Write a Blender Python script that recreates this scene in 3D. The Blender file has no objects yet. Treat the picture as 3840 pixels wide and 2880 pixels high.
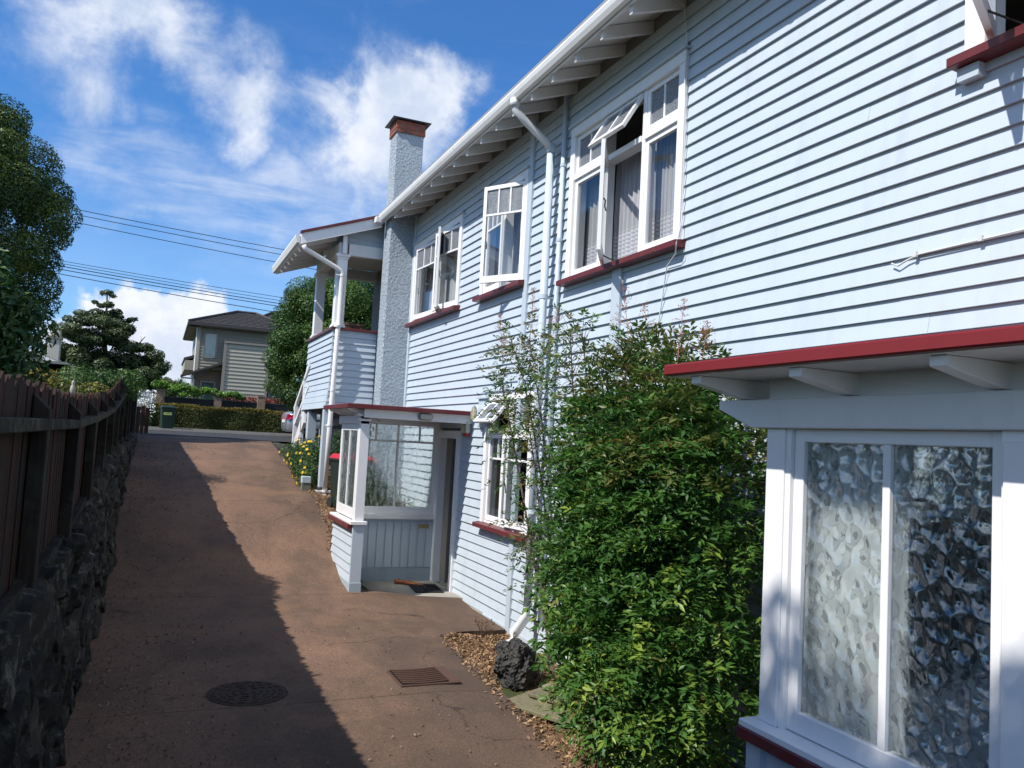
import bpy, math, random
import numpy as np
from mathutils import Vector, Matrix
random.seed(7); RNG = np.random.default_rng(11)
S = bpy.context.scene
COL = S.collection
R = math.radians

# ------------------------------------------------------------------ camera
FPX, CX, CY = 3050.0, 1920.0, 1440.0
def cam_axes():
    r = R(3.1); v = np.array([590-CX, 1585-CY, FPX]); Y = v/np.linalg.norm(v)
    q = np.array([590-CX+1000*math.cos(r), 1585-CY+1000*math.sin(r), FPX])
    Z = np.cross(q, Y); Z /= np.linalg.norm(Z)
    if Z[1] > 0: Z = -Z
    return np.array([np.cross(Y, Z), Y, Z])
AX = cam_axes()
def ray(px, py):                       # world direction of a photograph pixel (used for sky features and checks)
    d = AX @ np.array([px-CX, py-CY, FPX]); return d/np.linalg.norm(d)
cd = bpy.data.cameras.new('camera'); cam = bpy.data.objects.new('camera', cd); COL.objects.link(cam)
cd.sensor_width = 36; cd.lens = FPX/3840*36; cd.clip_start = 0.05; cd.clip_end = 3000
m = Matrix.Identity(4)
for i in range(3):
    m[i][0] = AX[i][0]; m[i][1] = -AX[i][1]; m[i][2] = -AX[i][2]
cam.matrix_world = m
S.camera = cam

# ------------------------------------------------------------------ light
SUN_DIR = Vector((1.0, 0.25, -1.15)).normalized()          # direction the light travels
sd = bpy.data.lights.new('sun', 'SUN'); sd.energy = 4.0; sd.angle = R(0.6); sd.color = (1.0, 0.955, 0.89)
so = bpy.data.objects.new('sun', sd); COL.objects.link(so)
so.rotation_euler = SUN_DIR.to_track_quat('-Z', 'Y').to_euler()
S.view_settings.view_transform = 'Standard'; S.view_settings.look = 'None'
S.view_settings.gamma = 1.0; S.view_settings.use_curve_mapping = False
S.view_settings.exposure = 0.55

W = bpy.data.worlds.new('World'); S.world = W; W.use_nodes = True
nt = W.node_tree; N = nt.nodes; L = nt.links; N.clear()
def nd(t, **k):
    n = N.new(t)
    for a, b in k.items(): setattr(n, a, b)
    return n
def vm(op, a, b=None):
    n = nd('ShaderNodeVectorMath', operation=op)
    for i, x in enumerate((a, b)):
        if x is None: continue
        if isinstance(x, (tuple, list)): n.inputs[i].default_value = x
        else: L.new(x, n.inputs[i])
    return n.outputs['Value'] if op in ('DOT_PRODUCT', 'LENGTH') else n.outputs['Vector']
def mt(op, a, b=None, c=None, clamp=False):
    n = nd('ShaderNodeMath', operation=op); n.use_clamp = clamp
    for i, x in enumerate((a, b, c)):
        if x is None: continue
        if isinstance(x, (int, float)): n.inputs[i].default_value = x
        else: L.new(x, n.inputs[i])
    return n.outputs[0]
out = nd('ShaderNodeOutputWorld'); bg = nd('ShaderNodeBackground'); bg.inputs[1].default_value = 0.105
sky = nd('ShaderNodeTexSky', sky_type='NISHITA'); sky.sun_disc = False
sky.sun_elevation = math.asin(-SUN_DIR.z); sky.sun_rotation = math.atan2(-SUN_DIR.x, -SUN_DIR.y)
sky.air_density = 1.0; sky.dust_density = 0.35; sky.ozone_density = 2.2
tc = nd('ShaderNodeTexCoord'); D = vm('NORMALIZE', tc.outputs['Generated'])
sep = nd('ShaderNodeSeparateXYZ'); L.new(D, sep.inputs[0])
def noise(vec, scale, detail=6, rough=.6, dist=0.0):
    n = nd('ShaderNodeTexNoise'); L.new(vec, n.inputs['Vector'])
    n.inputs['Scale'].default_value = scale; n.inputs['Detail'].default_value = detail
    n.inputs['Roughness'].default_value = rough; n.inputs['Distortion'].default_value = dist
    return n
# domain-warped direction so that cloud outlines fray
wn = noise(D, 7.0, 8, .62)
wv = vm('SUBTRACT', wn.outputs['Color'], (.5, .5, .5))
sc = nd('ShaderNodeVectorMath', operation='SCALE'); L.new(wv, sc.inputs[0]); sc.inputs['Scale'].default_value = 0.16
DW = vm('ADD', D, sc.outputs[0])
def blob(px, py, px2, py2, width, amp):
    """an elongated cloud bank from one sky direction to another; width is its half breadth in radians"""
    a, b = ray(px, py), ray(px2, py2)
    c = a+b; c /= np.linalg.norm(c); half = max(np.linalg.norm(b-a)/2, .02)
    t = b-a; t -= c*np.dot(t, c); t /= np.linalg.norm(t); s = np.cross(c, t)
    u = mt('DIVIDE', vm('DOT_PRODUCT', DW, tuple(t)), half)
    v = mt('DIVIDE', vm('DOT_PRODUCT', DW, tuple(s)), width)
    r2 = mt('ADD', mt('POWER', mt('ABSOLUTE', u), 2.0), mt('POWER', mt('ABSOLUTE', v), 2.0))
    g = mt('EXPONENT', mt('MULTIPLY', r2, -1.0))
    front = mt('GREATER_THAN', vm('DOT_PRODUCT', D, tuple(c)), 0.2)
    return mt('MULTIPLY', mt('MULTIPLY', g, front), amp)
def total(lst):
    r = lst[0]
    for x in lst[1:]: r = mt('ADD', r, x)
    return r
puff = total([blob(300, -250, 420, 260, .10, 1.05), blob(330, 250, 300, 560, .045, .75), blob(560, 60, 1000, 420, .050, .78),
              blob(1250, 380, 1640, 330, .075, 1.0), blob(1180, 560, 1620, 560, .10, .95), blob(1640, 200, 1700, 420, .045, .75),
              blob(1200, 190, 1220, 420, .035, .6), blob(860, 330, 1000, 620, .05, .66)])
wisp = total([blob(380, 520, 900, 660, .045, .55), blob(150, 430, 420, 620, .03, .5), blob(900, 520, 1180, 740, .05, .55),
              blob(350, 700, 1050, 860, .05, .5), blob(900, 820, 1500, 880, .06, .55), blob(280, 800, 700, 870, .012, .35),
              blob(1350, 560, 1750, 800, .08, .45)])
cum = total([blob(560, 1290, 900, 1290, .058, 1.6), blob(500, 1255, 620, 1255, .03, .8), blob(640, 1225, 700, 1235, .020, .7), blob(160, 1330, 430, 1290, .05, 1.3), blob(380, 1290, 600, 1280, .05, 1.3)])
fine = noise(D, 11.0, 10, .62, .3).outputs['Fac']
st = nd('ShaderNodeMapping'); L.new(D, st.inputs['Vector']); st.inputs['Rotation'].default_value = (R(12), R(-38), R(20)); st.inputs['Scale'].default_value = (2.2, 2.2, 11.0)
streak = noise(st.outputs[0], 3.0, 9, .6, .4).outputs['Fac']
def sstep(x, lo, hi):
    n = nd('ShaderNodeMapRange', interpolation_type='SMOOTHSTEP'); L.new(x, n.inputs['Value'])
    n.inputs['From Min'].default_value = lo; n.inputs['From Max'].default_value = hi; return n.outputs['Result']
# unseen clouds outside the frame, from noise; cover raised to whiten the ambient light
pl = nd('ShaderNodeCombineXYZ'); dz = mt('ADD', mt('MAXIMUM', sep.outputs[2], 0.0), .16)
L.new(mt('DIVIDE', sep.outputs[0], dz), pl.inputs[0]); L.new(mt('DIVIDE', sep.outputs[1], dz), pl.inputs[1])
deck = noise(pl.outputs[0], 0.55, 9, .58, .3).outputs['Fac']
inview = sstep(vm('DOT_PRODUCT', D, tuple(ray(1100, 700))), .62, .80)
deckc = mt('MULTIPLY', sstep(deck, .46, .60), mt('SUBTRACT', 1.0, inview))
c1 = sstep(mt('MULTIPLY', puff, mt('ADD', mt('MULTIPLY', fine, 1.9), -.25)), .16, .92)
c2 = sstep(mt('MULTIPLY', wisp, mt('ADD', mt('MULTIPLY', streak, 2.4), -.45)), .05, 1.05)
c3 = sstep(mt('MULTIPLY', cum, mt('ADD', mt('MULTIPLY', fine, .9), .35)), .40, .66)
haze_low = mt('MULTIPLY', sstep(mt('MULTIPLY', sep.outputs[2], -1.0), -.36, -.02), .20)
veil = mt('ADD', haze_low, mt('MULTIPLY', sstep(streak, .48, .8), .05))
cl = mt('MAXIMUM', mt('MAXIMUM', mt('MULTIPLY', c1, .90), mt('MULTIPLY', c2, .62)), mt('MAXIMUM', c3, mt('MULTIPLY', deckc, .85)))
cl = mt('ADD', cl, mt('MULTIPLY', veil, mt('SUBTRACT', 1.0, cl)), clamp=True)
grade = nd('ShaderNodeMix', data_type='RGBA', blend_type='MULTIPLY'); grade.inputs[0].default_value = 1.0
L.new(sky.outputs[0], grade.inputs[6]); grade.inputs[7].default_value = (0.37, 0.74, 1.12, 1)
ccol = nd('ShaderNodeMix', data_type='RGBA')
L.new(sstep(noise(D, 9.0, 6, .6).outputs['Fac'], .35, .65), ccol.inputs[0])
ccol.inputs[6].default_value = (4.3, 4.9, 6.0, 1); ccol.inputs[7].default_value = (6.6, 6.8, 7.2, 1)
skm = nd('ShaderNodeMix', data_type='RGBA')
L.new(cl, skm.inputs[0]); L.new(grade.outputs[2], skm.inputs[6]); L.new(ccol.outputs[2], skm.inputs[7])
L.new(skm.outputs[2], bg.inputs[0]); L.new(bg.outputs[0], out.inputs[0])

# ------------------------------------------------------------------ materials
MATS = {}
class MT:
    def __init__(s, name):
        s.m = bpy.data.materials.new(name); s.m.use_nodes = True; s.t = s.m.node_tree
        s.t.nodes.clear(); s.out = s.n('ShaderNodeOutputMaterial'); s.b = s.n('ShaderNodeBsdfPrincipled')
        s.l(s.b.outputs[0], s.out.inputs[0]); MATS[name] = s.m
    def n(s, t, **k):
        x = s.t.nodes.new(t)
        for a, b in k.items(): setattr(x, a, b)
        return x
    def l(s, a, b): s.t.links.new(a, b)
    def coord(s, scale=(1, 1, 1), obj=False):
        if obj: c = s.n('ShaderNodeTexCoord').outputs['Object']
        else: c = s.n('ShaderNodeNewGeometry').outputs['Position']
        mp = s.n('ShaderNodeMapping'); s.l(c, mp.inputs[0]); mp.inputs['Scale'].default_value = scale; return mp.outputs[0]
    def noise(s, scale, detail=5, rough=.6, vec=None, dist=0):
        x = s.n('ShaderNodeTexNoise'); s.l(vec if vec is not None else s.coord(), x.inputs['Vector'])
        x.inputs['Scale'].default_value = scale; x.inputs['Detail'].default_value = detail
        x.inputs['Roughness'].default_value = rough; x.inputs['Distortion'].default_value = dist
        return x.outputs['Fac']
    def ramp(s, fac, stops):
        x = s.n('ShaderNodeValToRGB'); s.l(fac, x.inputs[0]); e = x.color_ramp.elements
        while len(e) < len(stops): e.new(.5)
        for i, (p, c) in enumerate(stops):
            e[i].position = p; e[i].color = (*c, 1) if len(c) == 3 else c
        return x.outputs[0]
    def mix(s, fac, a, b, mode='MIX'):
        x = s.n('ShaderNodeMix', data_type='RGBA', blend_type=mode)
        for i, v in ((0, fac), (6, a), (7, b)):
            if isinstance(v, (int, float)): x.inputs[i].default_value = v
            elif isinstance(v, tuple): x.inputs[i].default_value = (*v, 1)
            else: s.l(v, x.inputs[i])
        return x.outputs[2]
    def bump(s, h, strength=.3, dist=.01):
        x = s.n('ShaderNodeBump'); s.l(h, x.inputs['Height']); x.inputs['Strength'].default_value = strength
        x.inputs['Distance'].default_value = dist; s.l(x.outputs[0], s.b.inputs['Normal']); return x
    def set(s, col=None, rough=.6, metal=0, spec=.4):
        if col is not None:
            if isinstance(col, tuple): s.b.inputs['Base Color'].default_value = (*col, 1)
            else: s.l(col, s.b.inputs['Base Color'])
        s.b.inputs['Roughness'].default_value = rough; s.b.inputs['Metallic'].default_value = metal
        s.b.inputs['Specular IOR Level'].default_value = spec; return s

def paint(name, col, dirt=.10, rough=.42, dirtcol=(.25, .23, .2), spec=.4):
    k = MT(name)
    big = k.noise(1.3, 4, .6); run = k.noise(5, 5, .65, k.coord((1, 1, .18)))
    f = k.ramp(run, [(.5, (0, 0, 0)), (.85, (1, 1, 1))])
    c = k.mix(.12, col, k.ramp(big, [(.3, tuple(x*.82 for x in col)), (.7, tuple(min(x*1.1, .95) for x in col))]))
    mx = k.n('ShaderNodeMath', operation='MULTIPLY'); k.l(f, mx.inputs[0]); mx.inputs[1].default_value = dirt
    c = k.mix(mx.outputs[0], c, dirtcol)
    k.set(c, rough, 0, spec); k.bump(k.noise(60, 4, .6, k.coord((1, .25, 1))), .12, .002)
    return k.m
BLUE = paint('pale_blue_paint', (.480, .543, .600), .28, .45)
BLUED = paint('blue_trim_paint', (.475, .54, .595), .18, .42)
WHITE = paint('white_gloss_paint', (.80, .79, .785), .08, .32)
WHITEW = paint('weathered_white_paint', (.72, .71, .70), .22, .5)
SOFF = paint('soffit_paint', (.70, .69, .67), .2, .55)
REDS = paint('oxide_red_sill_paint', (.125, .022, .024), .15, .38)
REDR = paint('bright_red_flashing', (.18, .014, .015), .18, .35, (.08, .01, .01))
GREYP = paint('grey_plinth_paint', (.34, .40, .44), .4, .6, (.12, .1, .08))
def stucco(name, col):
    k = MT(name); v = k.n('ShaderNodeTexVoronoi'); k.l(k.coord((1, 1, .8)), v.inputs['Vector']); v.inputs['Scale'].default_value = 26
    a = k.noise(34, 6, .7, dist=1.6); mm = k.n('ShaderNodeMath', operation='MULTIPLY_ADD'); k.l(a, mm.inputs[0]); mm.inputs[1].default_value = 1.3; k.l(v.outputs[0], mm.inputs[2])
    k.set(k.mix(.35, col, k.ramp(k.noise(2.2, 5), [(.3, tuple(x*.8 for x in col)), (.7, tuple(x*1.12 for x in col))])), .7)
    k.bump(mm.outputs[0], .95, .035); return k.m
STUC = stucco('roughcast_blue_stucco', (.44, .51, .57))
def brickm(name, a, b, d=(.16, .15, .14)):
    k = MT(name); oi = k.n('ShaderNodeObjectInfo').outputs['Random']
    c = k.mix(oi, a, b); f = k.ramp(k.noise(14, 6, .7), [(.5, (0, 0, 0)), (.68, (1, 1, 1))])
    c = k.mix(f, c, d); k.set(c, .85); k.bump(k.noise(70, 5, .7), .5, .01); return k.m
BRICK = brickm('weathered_red_brick', (.30, .085, .045), (.20, .06, .04))
BRICKT = brickm('tan_brick', (.27, .185, .12), (.22, .15, .10), (.2, .15, .11))
MORT = MT('mortar').set((.24, .22, .2), .9).m
def plain(name, col, rough=.5, metal=0, spec=.4, bump=0, bs=40, var=.15):
    k = MT(name); c = k.mix(k.noise(3.0, 5), tuple(x*(1-var) for x in col), tuple(min(1, x*(1+var)) for x in col))
    k.set(c, rough, metal, spec)
    if bump: k.bump(k.noise(bs, 5, .65), bump, .01)
    return k.m
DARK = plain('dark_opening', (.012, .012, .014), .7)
ROOM = plain('interior_wall', (.20, .19, .175), .8)
ROOMD = plain('interior_dark', (.05, .045, .04), .8)
BLACKM = plain('black_metal', (.02, .02, .022), .4)
PVCW = plain('white_pvc', (.76, .74, .71), .35, bump=.05)
PVCB = paint('blue_painted_pipe', (.51, .585, .64), .12, .38)
CREAM = plain('cream_plastic', (.62, .56, .42), .45)
REDP = plain('red_plastic', (.45, .02, .025), .35)
ORNG = plain('orange_plastic', (.70, .17, .06), .5)
TEAL = plain('teal_door_paint', (.10, .24, .28), .4)
CAPM = plain('dark_metal_cap', (.05, .052, .06), .4, .3)
BRASS = plain('brass_hinge', (.55, .38, .14), .35, .8)
LAMPG = plain('frosted_lamp_glass', (.42, .40, .35), .25)
GREENB = plain('dark_green_bin_plastic', (.016, .036, .026), .45)
BLACKB = plain('black_green_bin_plastic', (.012, .026, .020), .45)
YLAB = plain('yellow_label', (.55, .62, .18), .5)
RUBB = plain('black_rubber_mat', (.02, .021, .024), .75, bump=.8, bs=150)
SHOE = plain('tan_leather', (.42, .13, .04), .55, bump=.2)
BRONZE = plain('weathered_wood_grey', (.20, .18, .13), .85, bump=.6, bs=30)
SILVER = plain('silver_car_paint', (.42, .44, .47), .25, .6, .5, var=.04)
CGLASS = plain('car_glass', (.03, .04, .045), .08)
TYRE = plain('tyre_rubber', (.02, .02, .02), .8)
TAILR = plain('red_tail_lens', (.45, .02, .06), .15)
WIREM = plain('black_wire', (.02, .02, .022), .5)
CABLW = plain('white_cable', (.62, .62, .6), .45)
FLY = plain('yellow_petals', (.85, .56, .02), .6)
FLW = plain('white_petals', (.75, .75, .72), .6)
PANI = plain('dry_flower_stalks', (.36, .16, .11), .8)
SIGNB = plain('brass_sign_plate', (.50, .40, .20), .4)
SIGNT = plain('sign_lettering', (.10, .035, .02), .6)
RUSTM = plain('rusty_iron', (.095, .055, .042), .8, 0, .15, bump=.5, bs=60)
CIRON = plain('dark_cast_iron', (.075, .056, .046), .9, 0, .08, bump=.7, bs=50)
CONC = plain('concrete', (.32, .30, .26), .85, bump=.4, bs=60, var=.25)
CONCG = plain('mossy_concrete', (.16, .16, .12), .9, bump=.7, bs=30, var=.4)
BARK = plain('bark', (.12, .095, .07), .9, bump=.8, bs=30)
BARKG = plain('grey_bark', (.20, .18, .15), .9, bump=.8, bs=20)
LATT = plain('brown_lattice_wood', (.20, .115, .075), .8, bump=.3)
TAUPE = paint('taupe_weatherboard', (.29, .255, .195), .1, .55)
TAUPD = paint('taupe_trim', (.25, .225, .19), .1, .5)
TAUPL = paint('light_taupe_panel', (.37, .345, .275), .1, .55)
TILE = plain('charcoal_roof_tile', (.050, .044, .043), .75, bump=.5, bs=25, var=.35)
BLKP = plain('black_fence_panel', (.010, .010, .012), .5)
CORR = plain('white_corrugated_iron', (.50, .53, .57), .4, .2)
GREENW = plain('olive_painted_timber', (.13, .145, .09), .7)
COTT = plain('cream_plaster', (.46, .44, .38), .85, bump=.4)
COTR = plain('grey_roof_iron', (.22, .235, .20), .6)
SEALC = plain('seal_shine', (.3, .3, .3), .4)

# driveway: reddish exposed aggregate with stains of their own shape
k = MT('red_brown_exposed_concrete')
pos = k.coord()
base = k.ramp(k.noise(.55, 6, .62), [(.30, (.125, .080, .056)), (.50, (.180, .110, .074)), (.70, (.225, .135, .086))])
spx = k.n('ShaderNodeTexVoronoi'); k.l(pos, spx.inputs['Vector']); spx.inputs['Scale'].default_value = 75
spk = k.ramp(spx.outputs['Color'], [(.20, (.72, .70, .70)), (.6, (1, 1, 1)), (.93, (1.28, 1.26, 1.24))])
c = k.mix(.75, base, spk, 'MULTIPLY')
xs = k.n('ShaderNodeSeparateXYZ'); k.l(pos, xs.inputs[0])
# oily/mossy tracks that follow the lane edges, broken up by noise
trk = k.n('ShaderNodeMapRange', interpolation_type='SMOOTHSTEP'); wob = k.n('ShaderNodeMath', operation='MULTIPLY_ADD')
k.l(k.noise(.45, 4, .6), wob.inputs[0]); wob.inputs[1].default_value = 1.9; k.l(xs.outputs[0], wob.inputs[2])
k.l(wob.outputs[0], trk.inputs['Value']); trk.inputs['From Min'].default_value = 2.35; trk.inputs['From Max'].default_value = 3.0
st1 = k.n('ShaderNodeMath', operation='MULTIPLY'); k.l(trk.outputs[0], st1.inputs[0]); k.l(k.ramp(k.noise(.8, 6, .65, k.coord((1, .35, 1))), [(.40, (0, 0, 0)), (.60, (1, 1, 1))]), st1.inputs[1])
c = k.mix(k.mix(.0, st1.outputs[0], (0, 0, 0)), c, k.mix(.55, c, (.055, .046, .038)))
bl = k.ramp(k.noise(1.15, 7, .68, k.coord((1, .6, 1), False)), [(.46, (0, 0, 0)), (.60, (.9, .9, .9))])
c = k.mix(bl, c, k.mix(.55, c, (.068, .050, .038)))
clay = k.ramp(k.noise(.9, 5, .6, k.coord((.8, 1.4, 1))), [(.58, (0, 0, 0)), (.70, (.55, .55, .55))])
c = k.mix(clay, c, (.225, .128, .072))
ck = k.n('ShaderNodeTexVoronoi', feature='DISTANCE_TO_EDGE'); wz = k.n('ShaderNodeTexNoise'); k.l(pos, wz.inputs['Vector']); wz.inputs['Scale'].default_value = 2.2; wz.inputs['Detail'].default_value = 6
wq = k.n('ShaderNodeVectorMath', operation='MULTIPLY_ADD'); k.l(wz.outputs['Color'], wq.inputs[0]); wq.inputs[1].default_value = (.7, .7, 0); k.l(pos, wq.inputs[2]); k.l(wq.outputs[0], ck.inputs['Vector']); ck.inputs['Scale'].default_value = .42
cf = k.n('ShaderNodeMath', operation='MULTIPLY'); k.l(k.ramp(ck.outputs['Distance'], [(.0, (1, 1, 1)), (.0035, (0, 0, 0))]), cf.inputs[0]); k.l(k.ramp(k.noise(.5, 3), [(.48, (0, 0, 0)), (.56, (.8, .8, .8))]), cf.inputs[1])
c = k.mix(cf.outputs[0], c, (.035, .025, .02))
k.set(c, .88, 0, .25)
bb = k.n('ShaderNodeMath', operation='MULTIPLY_ADD'); k.l(spx.outputs['Distance'], bb.inputs[0]); bb.inputs[1].default_value = .5; k.l(k.noise(40, 6, .7), bb.inputs[2])
k.bump(bb.outputs[0], .55, .012); DRIVE = k.m

def groundm(name, stops, sc=3, bump=.7, bs=30):
    k = MT(name); k.set(k.ramp(k.noise(sc, 7, .7), stops), .95, 0, .15); k.bump(k.noise(bs, 6, .7), bump, .03); return k.m
SOIL = groundm('leafy_soil', [(.3, (.06, .042, .028)), (.5, (.17, .105, .06)), (.7, (.26, .165, .095))], 9)
GRASSG = groundm('rough_ground', [(.3, (.04, .05, .02)), (.6, (.08, .09, .035)), (.8, (.13, .11, .06))], 2)
ASPH = groundm('asphalt', [(.3, (.042, .042, .046)), (.7, (.060, .060, .064))], 5, .5, 120)
ASPHL = groundm('worn_asphalt_path', [(.3, (.085, .082, .08)), (.7, (.12, .115, .11))], 4, .5, 120)

def woodm(name, a, b, moss=None):
    k = MT(name); oi = k.n('ShaderNodeObjectInfo').outputs['Random']
    gr = k.noise(9, 6, .65, k.coord((3.5, 3.5, .22)))
    c = k.mix(k.ramp(gr, [(.3, (0, 0, 0)), (.7, (1, 1, 1))]), a, b)
    v = k.ramp(oi, [(0, (.6, .6, .6)), (1, (1.35, 1.3, 1.25))]); c = k.mix(1.0, c, v, 'MULTIPLY')
    if moss:
        f = k.ramp(k.noise(3.2, 7, .7), [(.48, (0, 0, 0)), (.64, (1, 1, 1))]); c = k.mix(f, c, moss)
    k.set(c, .9, 0, .2); k.bump(gr, .6, .01); return k.m
PALE = woodm('dark_stained_paling', (.018, .012, .010), (.068, .030, .020), (.026, .025, .021))
POSTW = woodm('old_fence_post', (.012, .011, .010), (.028, .023, .02), (.04, .042, .033))
RAILW = woodm('mossy_fence_rail', (.018, .017, .014), (.040, .037, .030), (.085, .085, .062))
PLANKG = woodm('grey_green_plank', (.13, .115, .075), (.24, .21, .145), (.16, .165, .09))
k = MT('lichened_basalt'); oi = k.n('ShaderNodeObjectInfo').outputs['Random']
c = k.mix(oi, (.022, .022, .022), (.06, .056, .05)); f = k.ramp(k.noise(8, 7, .72), [(.52, (0, 0, 0)), (.66, (1, 1, 1))])
c = k.mix(f, c, k.ramp(k.noise(3, 3), [(.4, (.09, .095, .06)), (.6, (.24, .23, .19))])); k.set(c, .95, 0, .2); k.bump(k.noise(22, 8, .75), .9, .04); STONE = k.m
k = MT('porous_scoria'); f = k.ramp(k.noise(10, 7, .7), [(.4, (.035, .036, .038)), (.62, (.085, .08, .07)), (.75, (.18, .15, .10))])
k.set(f, .95, 0, .2); v = k.n('ShaderNodeTexVoronoi'); k.l(k.coord(), v.inputs['Vector']); v.inputs['Scale'].default_value = 32; k.bump(v.outputs[0], 1.0, .03); SCORIA = k.m

def leafm(name, lo, mid, hi, transl=.25, rough=.45):
    k = MT(name); a = k.n('ShaderNodeAttribute', attribute_name='tint').outputs['Fac']
    c = k.ramp(a, [(0, lo), (.5, mid), (1, hi)]); k.set(c, rough, 0, .35)
    tr = k.n('ShaderNodeBsdfTranslucent'); k.l(c, tr.inputs[0]); mx = k.n('ShaderNodeMixShader'); mx.inputs[0].default_value = transl
    k.l(k.b.outputs[0], mx.inputs[1]); k.l(tr.outputs[0], mx.inputs[2]); k.l(mx.outputs[0], k.out.inputs[0]); return k.m
LF_NAND = leafm('nandina_leaf', (.028, .080, .020), (.068, .165, .030), (.27, .36, .05), .34, .40)
LF_NANDT = leafm('nandina_leaf_bronze', (.065, .10, .025), (.15, .17, .04), (.36, .15, .06), .30, .4)
LF_CON = leafm('conifer_leaf', (.012, .034, .008), (.040, .085, .014), (.21, .25, .035), .22)
LF_SHR = leafm('bright_conifer_leaf', (.014, .045, .009), (.045, .11, .018), (.14, .22, .04), .22)
LF_MID = leafm('grey_green_leaf', (.024, .048, .017), (.060, .092, .034), (.13, .16, .05), .2)
LF_LAU = leafm('laurel_leaf', (.014, .042, .012), (.030, .080, .018), (.09, .16, .03), .25, .35)
LF_HED = leafm('hedge_leaf', (.035, .050, .010), (.085, .095, .016), (.30, .19, .03), .25)
LF_VIN = leafm('vine_leaf', (.06, .14, .02), (.12, .25, .035), (.22, .38, .06), .3)
LF_RED = leafm('red_shrub_leaf', (.05, .035, .015), (.19, .045, .025), (.34, .07, .04), .2)
LF_YEL = leafm('golden_shrub_leaf', (.03, .06, .012), (.10, .12, .02), (.46, .30, .03), .2)
LF_DSY = leafm('flower_bush_leaf', (.018, .05, .014), (.04, .10, .022), (.09, .16, .04), .25)
LF_LIT = leafm('dry_leaf_litter', (.11, .06, .032), (.27, .155, .08), (.46, .31, .17), .1, .7)
LF_LITD = leafm('dull_leaf_litter', (.09, .05, .03), (.17, .10, .06), (.34, .26, .17), .1, .7)

# glass
def clearglass(name, tint=(.9, .93, .93)):
    k = MT(name); k.t.nodes.remove(k.b); tr = k.n('ShaderNodeBsdfTransparent'); tr.inputs[0].default_value = (*tint, 1)
    gl = k.n('ShaderNodeBsdfGlossy'); gl.inputs['Roughness'].default_value = .02
    gm = k.n('ShaderNodeNewGeometry'); dt = k.n('ShaderNodeVectorMath', operation='DOT_PRODUCT'); k.l(gm.outputs['Incoming'], dt.inputs[0]); k.l(gm.outputs['True Normal'], dt.inputs[1])
    ab = k.n('ShaderNodeMath', operation='ABSOLUTE'); k.l(dt.outputs['Value'], ab.inputs[0]); om = k.n('ShaderNodeMath', operation='SUBTRACT'); om.inputs[0].default_value = 1; k.l(ab.outputs[0], om.inputs[1])
    pw = k.n('ShaderNodeMath', operation='POWER'); k.l(om.outputs[0], pw.inputs[0]); pw.inputs[1].default_value = 4.5
    ad = k.n('ShaderNodeMath', operation='MULTIPLY_ADD'); k.l(pw.outputs[0], ad.inputs[0]); ad.inputs[1].default_value = 1.5; ad.inputs[2].default_value = .075; ad.use_clamp = True
    mx = k.n('ShaderNodeMixShader'); k.l(ad.outputs[0], mx.inputs[0]); k.l(tr.outputs[0], mx.inputs[1]); k.l(gl.outputs[0], mx.inputs[2])
    k.l(mx.outputs[0], k.out.inputs[0]); return k.m
GLASS = clearglass('window_glass')
def wavyglass(name, scale, strength, straight=.25, gloss=.16, stretch=(1, 1, 1), dist=.03, warp=1.4):
    k = MT(name); k.t.nodes.remove(k.b)
    v = k.n('ShaderNodeTexVoronoi', feature='SMOOTH_F1'); vec = k.coord(stretch); 
    wn = k.n('ShaderNodeTexNoise'); k.l(vec, wn.inputs['Vector']); wn.inputs['Scale'].default_value = scale*.5; wn.inputs['Detail'].default_value = 3
    sub = k.n('ShaderNodeVectorMath', operation='MULTIPLY_ADD'); k.l(wn.outputs['Color'], sub.inputs[0]); sub.inputs[1].default_value = (warp/scale,)*3; k.l(vec, sub.inputs[2])
    k.l(sub.outputs[0], v.inputs['Vector']); v.inputs['Scale'].default_value = scale; v.inputs['Smoothness'].default_value = .6
    b = k.n('ShaderNodeBump'); k.l(v.outputs['Distance'], b.inputs['Height']); b.inputs['Strength'].default_value = strength; b.inputs['Distance'].default_value = dist
    rf = k.n('ShaderNodeBsdfRefraction'); rf.inputs['IOR'].default_value = 1.38; rf.inputs['Roughness'].default_value = .0; rf.inputs[0].default_value = (.93, .96, .95, 1)
    tr = k.n('ShaderNodeBsdfTransparent'); tr.inputs[0].default_value = (.93, .95, .95, 1)
    gl = k.n('ShaderNodeBsdfGlossy'); gl.inputs['Roughness'].default_value = .03
    for x in (rf, gl): k.l(b.outputs[0], x.inputs['Normal'])
    m1 = k.n('ShaderNodeMixShader'); m1.inputs[0].default_value = straight; k.l(rf.outputs[0], m1.inputs[1]); k.l(tr.outputs[0], m1.inputs[2])
    m2 = k.n('ShaderNodeMixShader'); m2.inputs[0].default_value = gloss; k.l(m1.outputs[0], m2.inputs[1]); k.l(gl.outputs[0], m2.inputs[2])
    k.l(m2.outputs[0], k.out.inputs[0]); return k.m
WAVY = wavyglass('dimpled_glass', 17, .85, .44, .12, (1, 1, 1), .05, .6)
WAVYF = wavyglass('rippled_porch_glass', 15, 1.0, .22, .09, (1, 1, .5), .012)
k = MT('figured_glass'); k.set(k.ramp(k.noise(60, 4, .6), [(.35, (.10, .11, .125)), (.65, (.24, .255, .28))]), .12, 0, .6); k.bump(k.noise(70, 4, .6), .8, .01); FIG = k.m
k = MT('lace_curtain'); k.b.inputs['Base Color'].default_value = (.70, .69, .74, 1); k.b.inputs['Roughness'].default_value = .9
tr = k.n('ShaderNodeBsdfTransparent'); tl = k.n('ShaderNodeBsdfTranslucent'); tl.inputs[0].default_value = (.6, .6, .64, 1)
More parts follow.
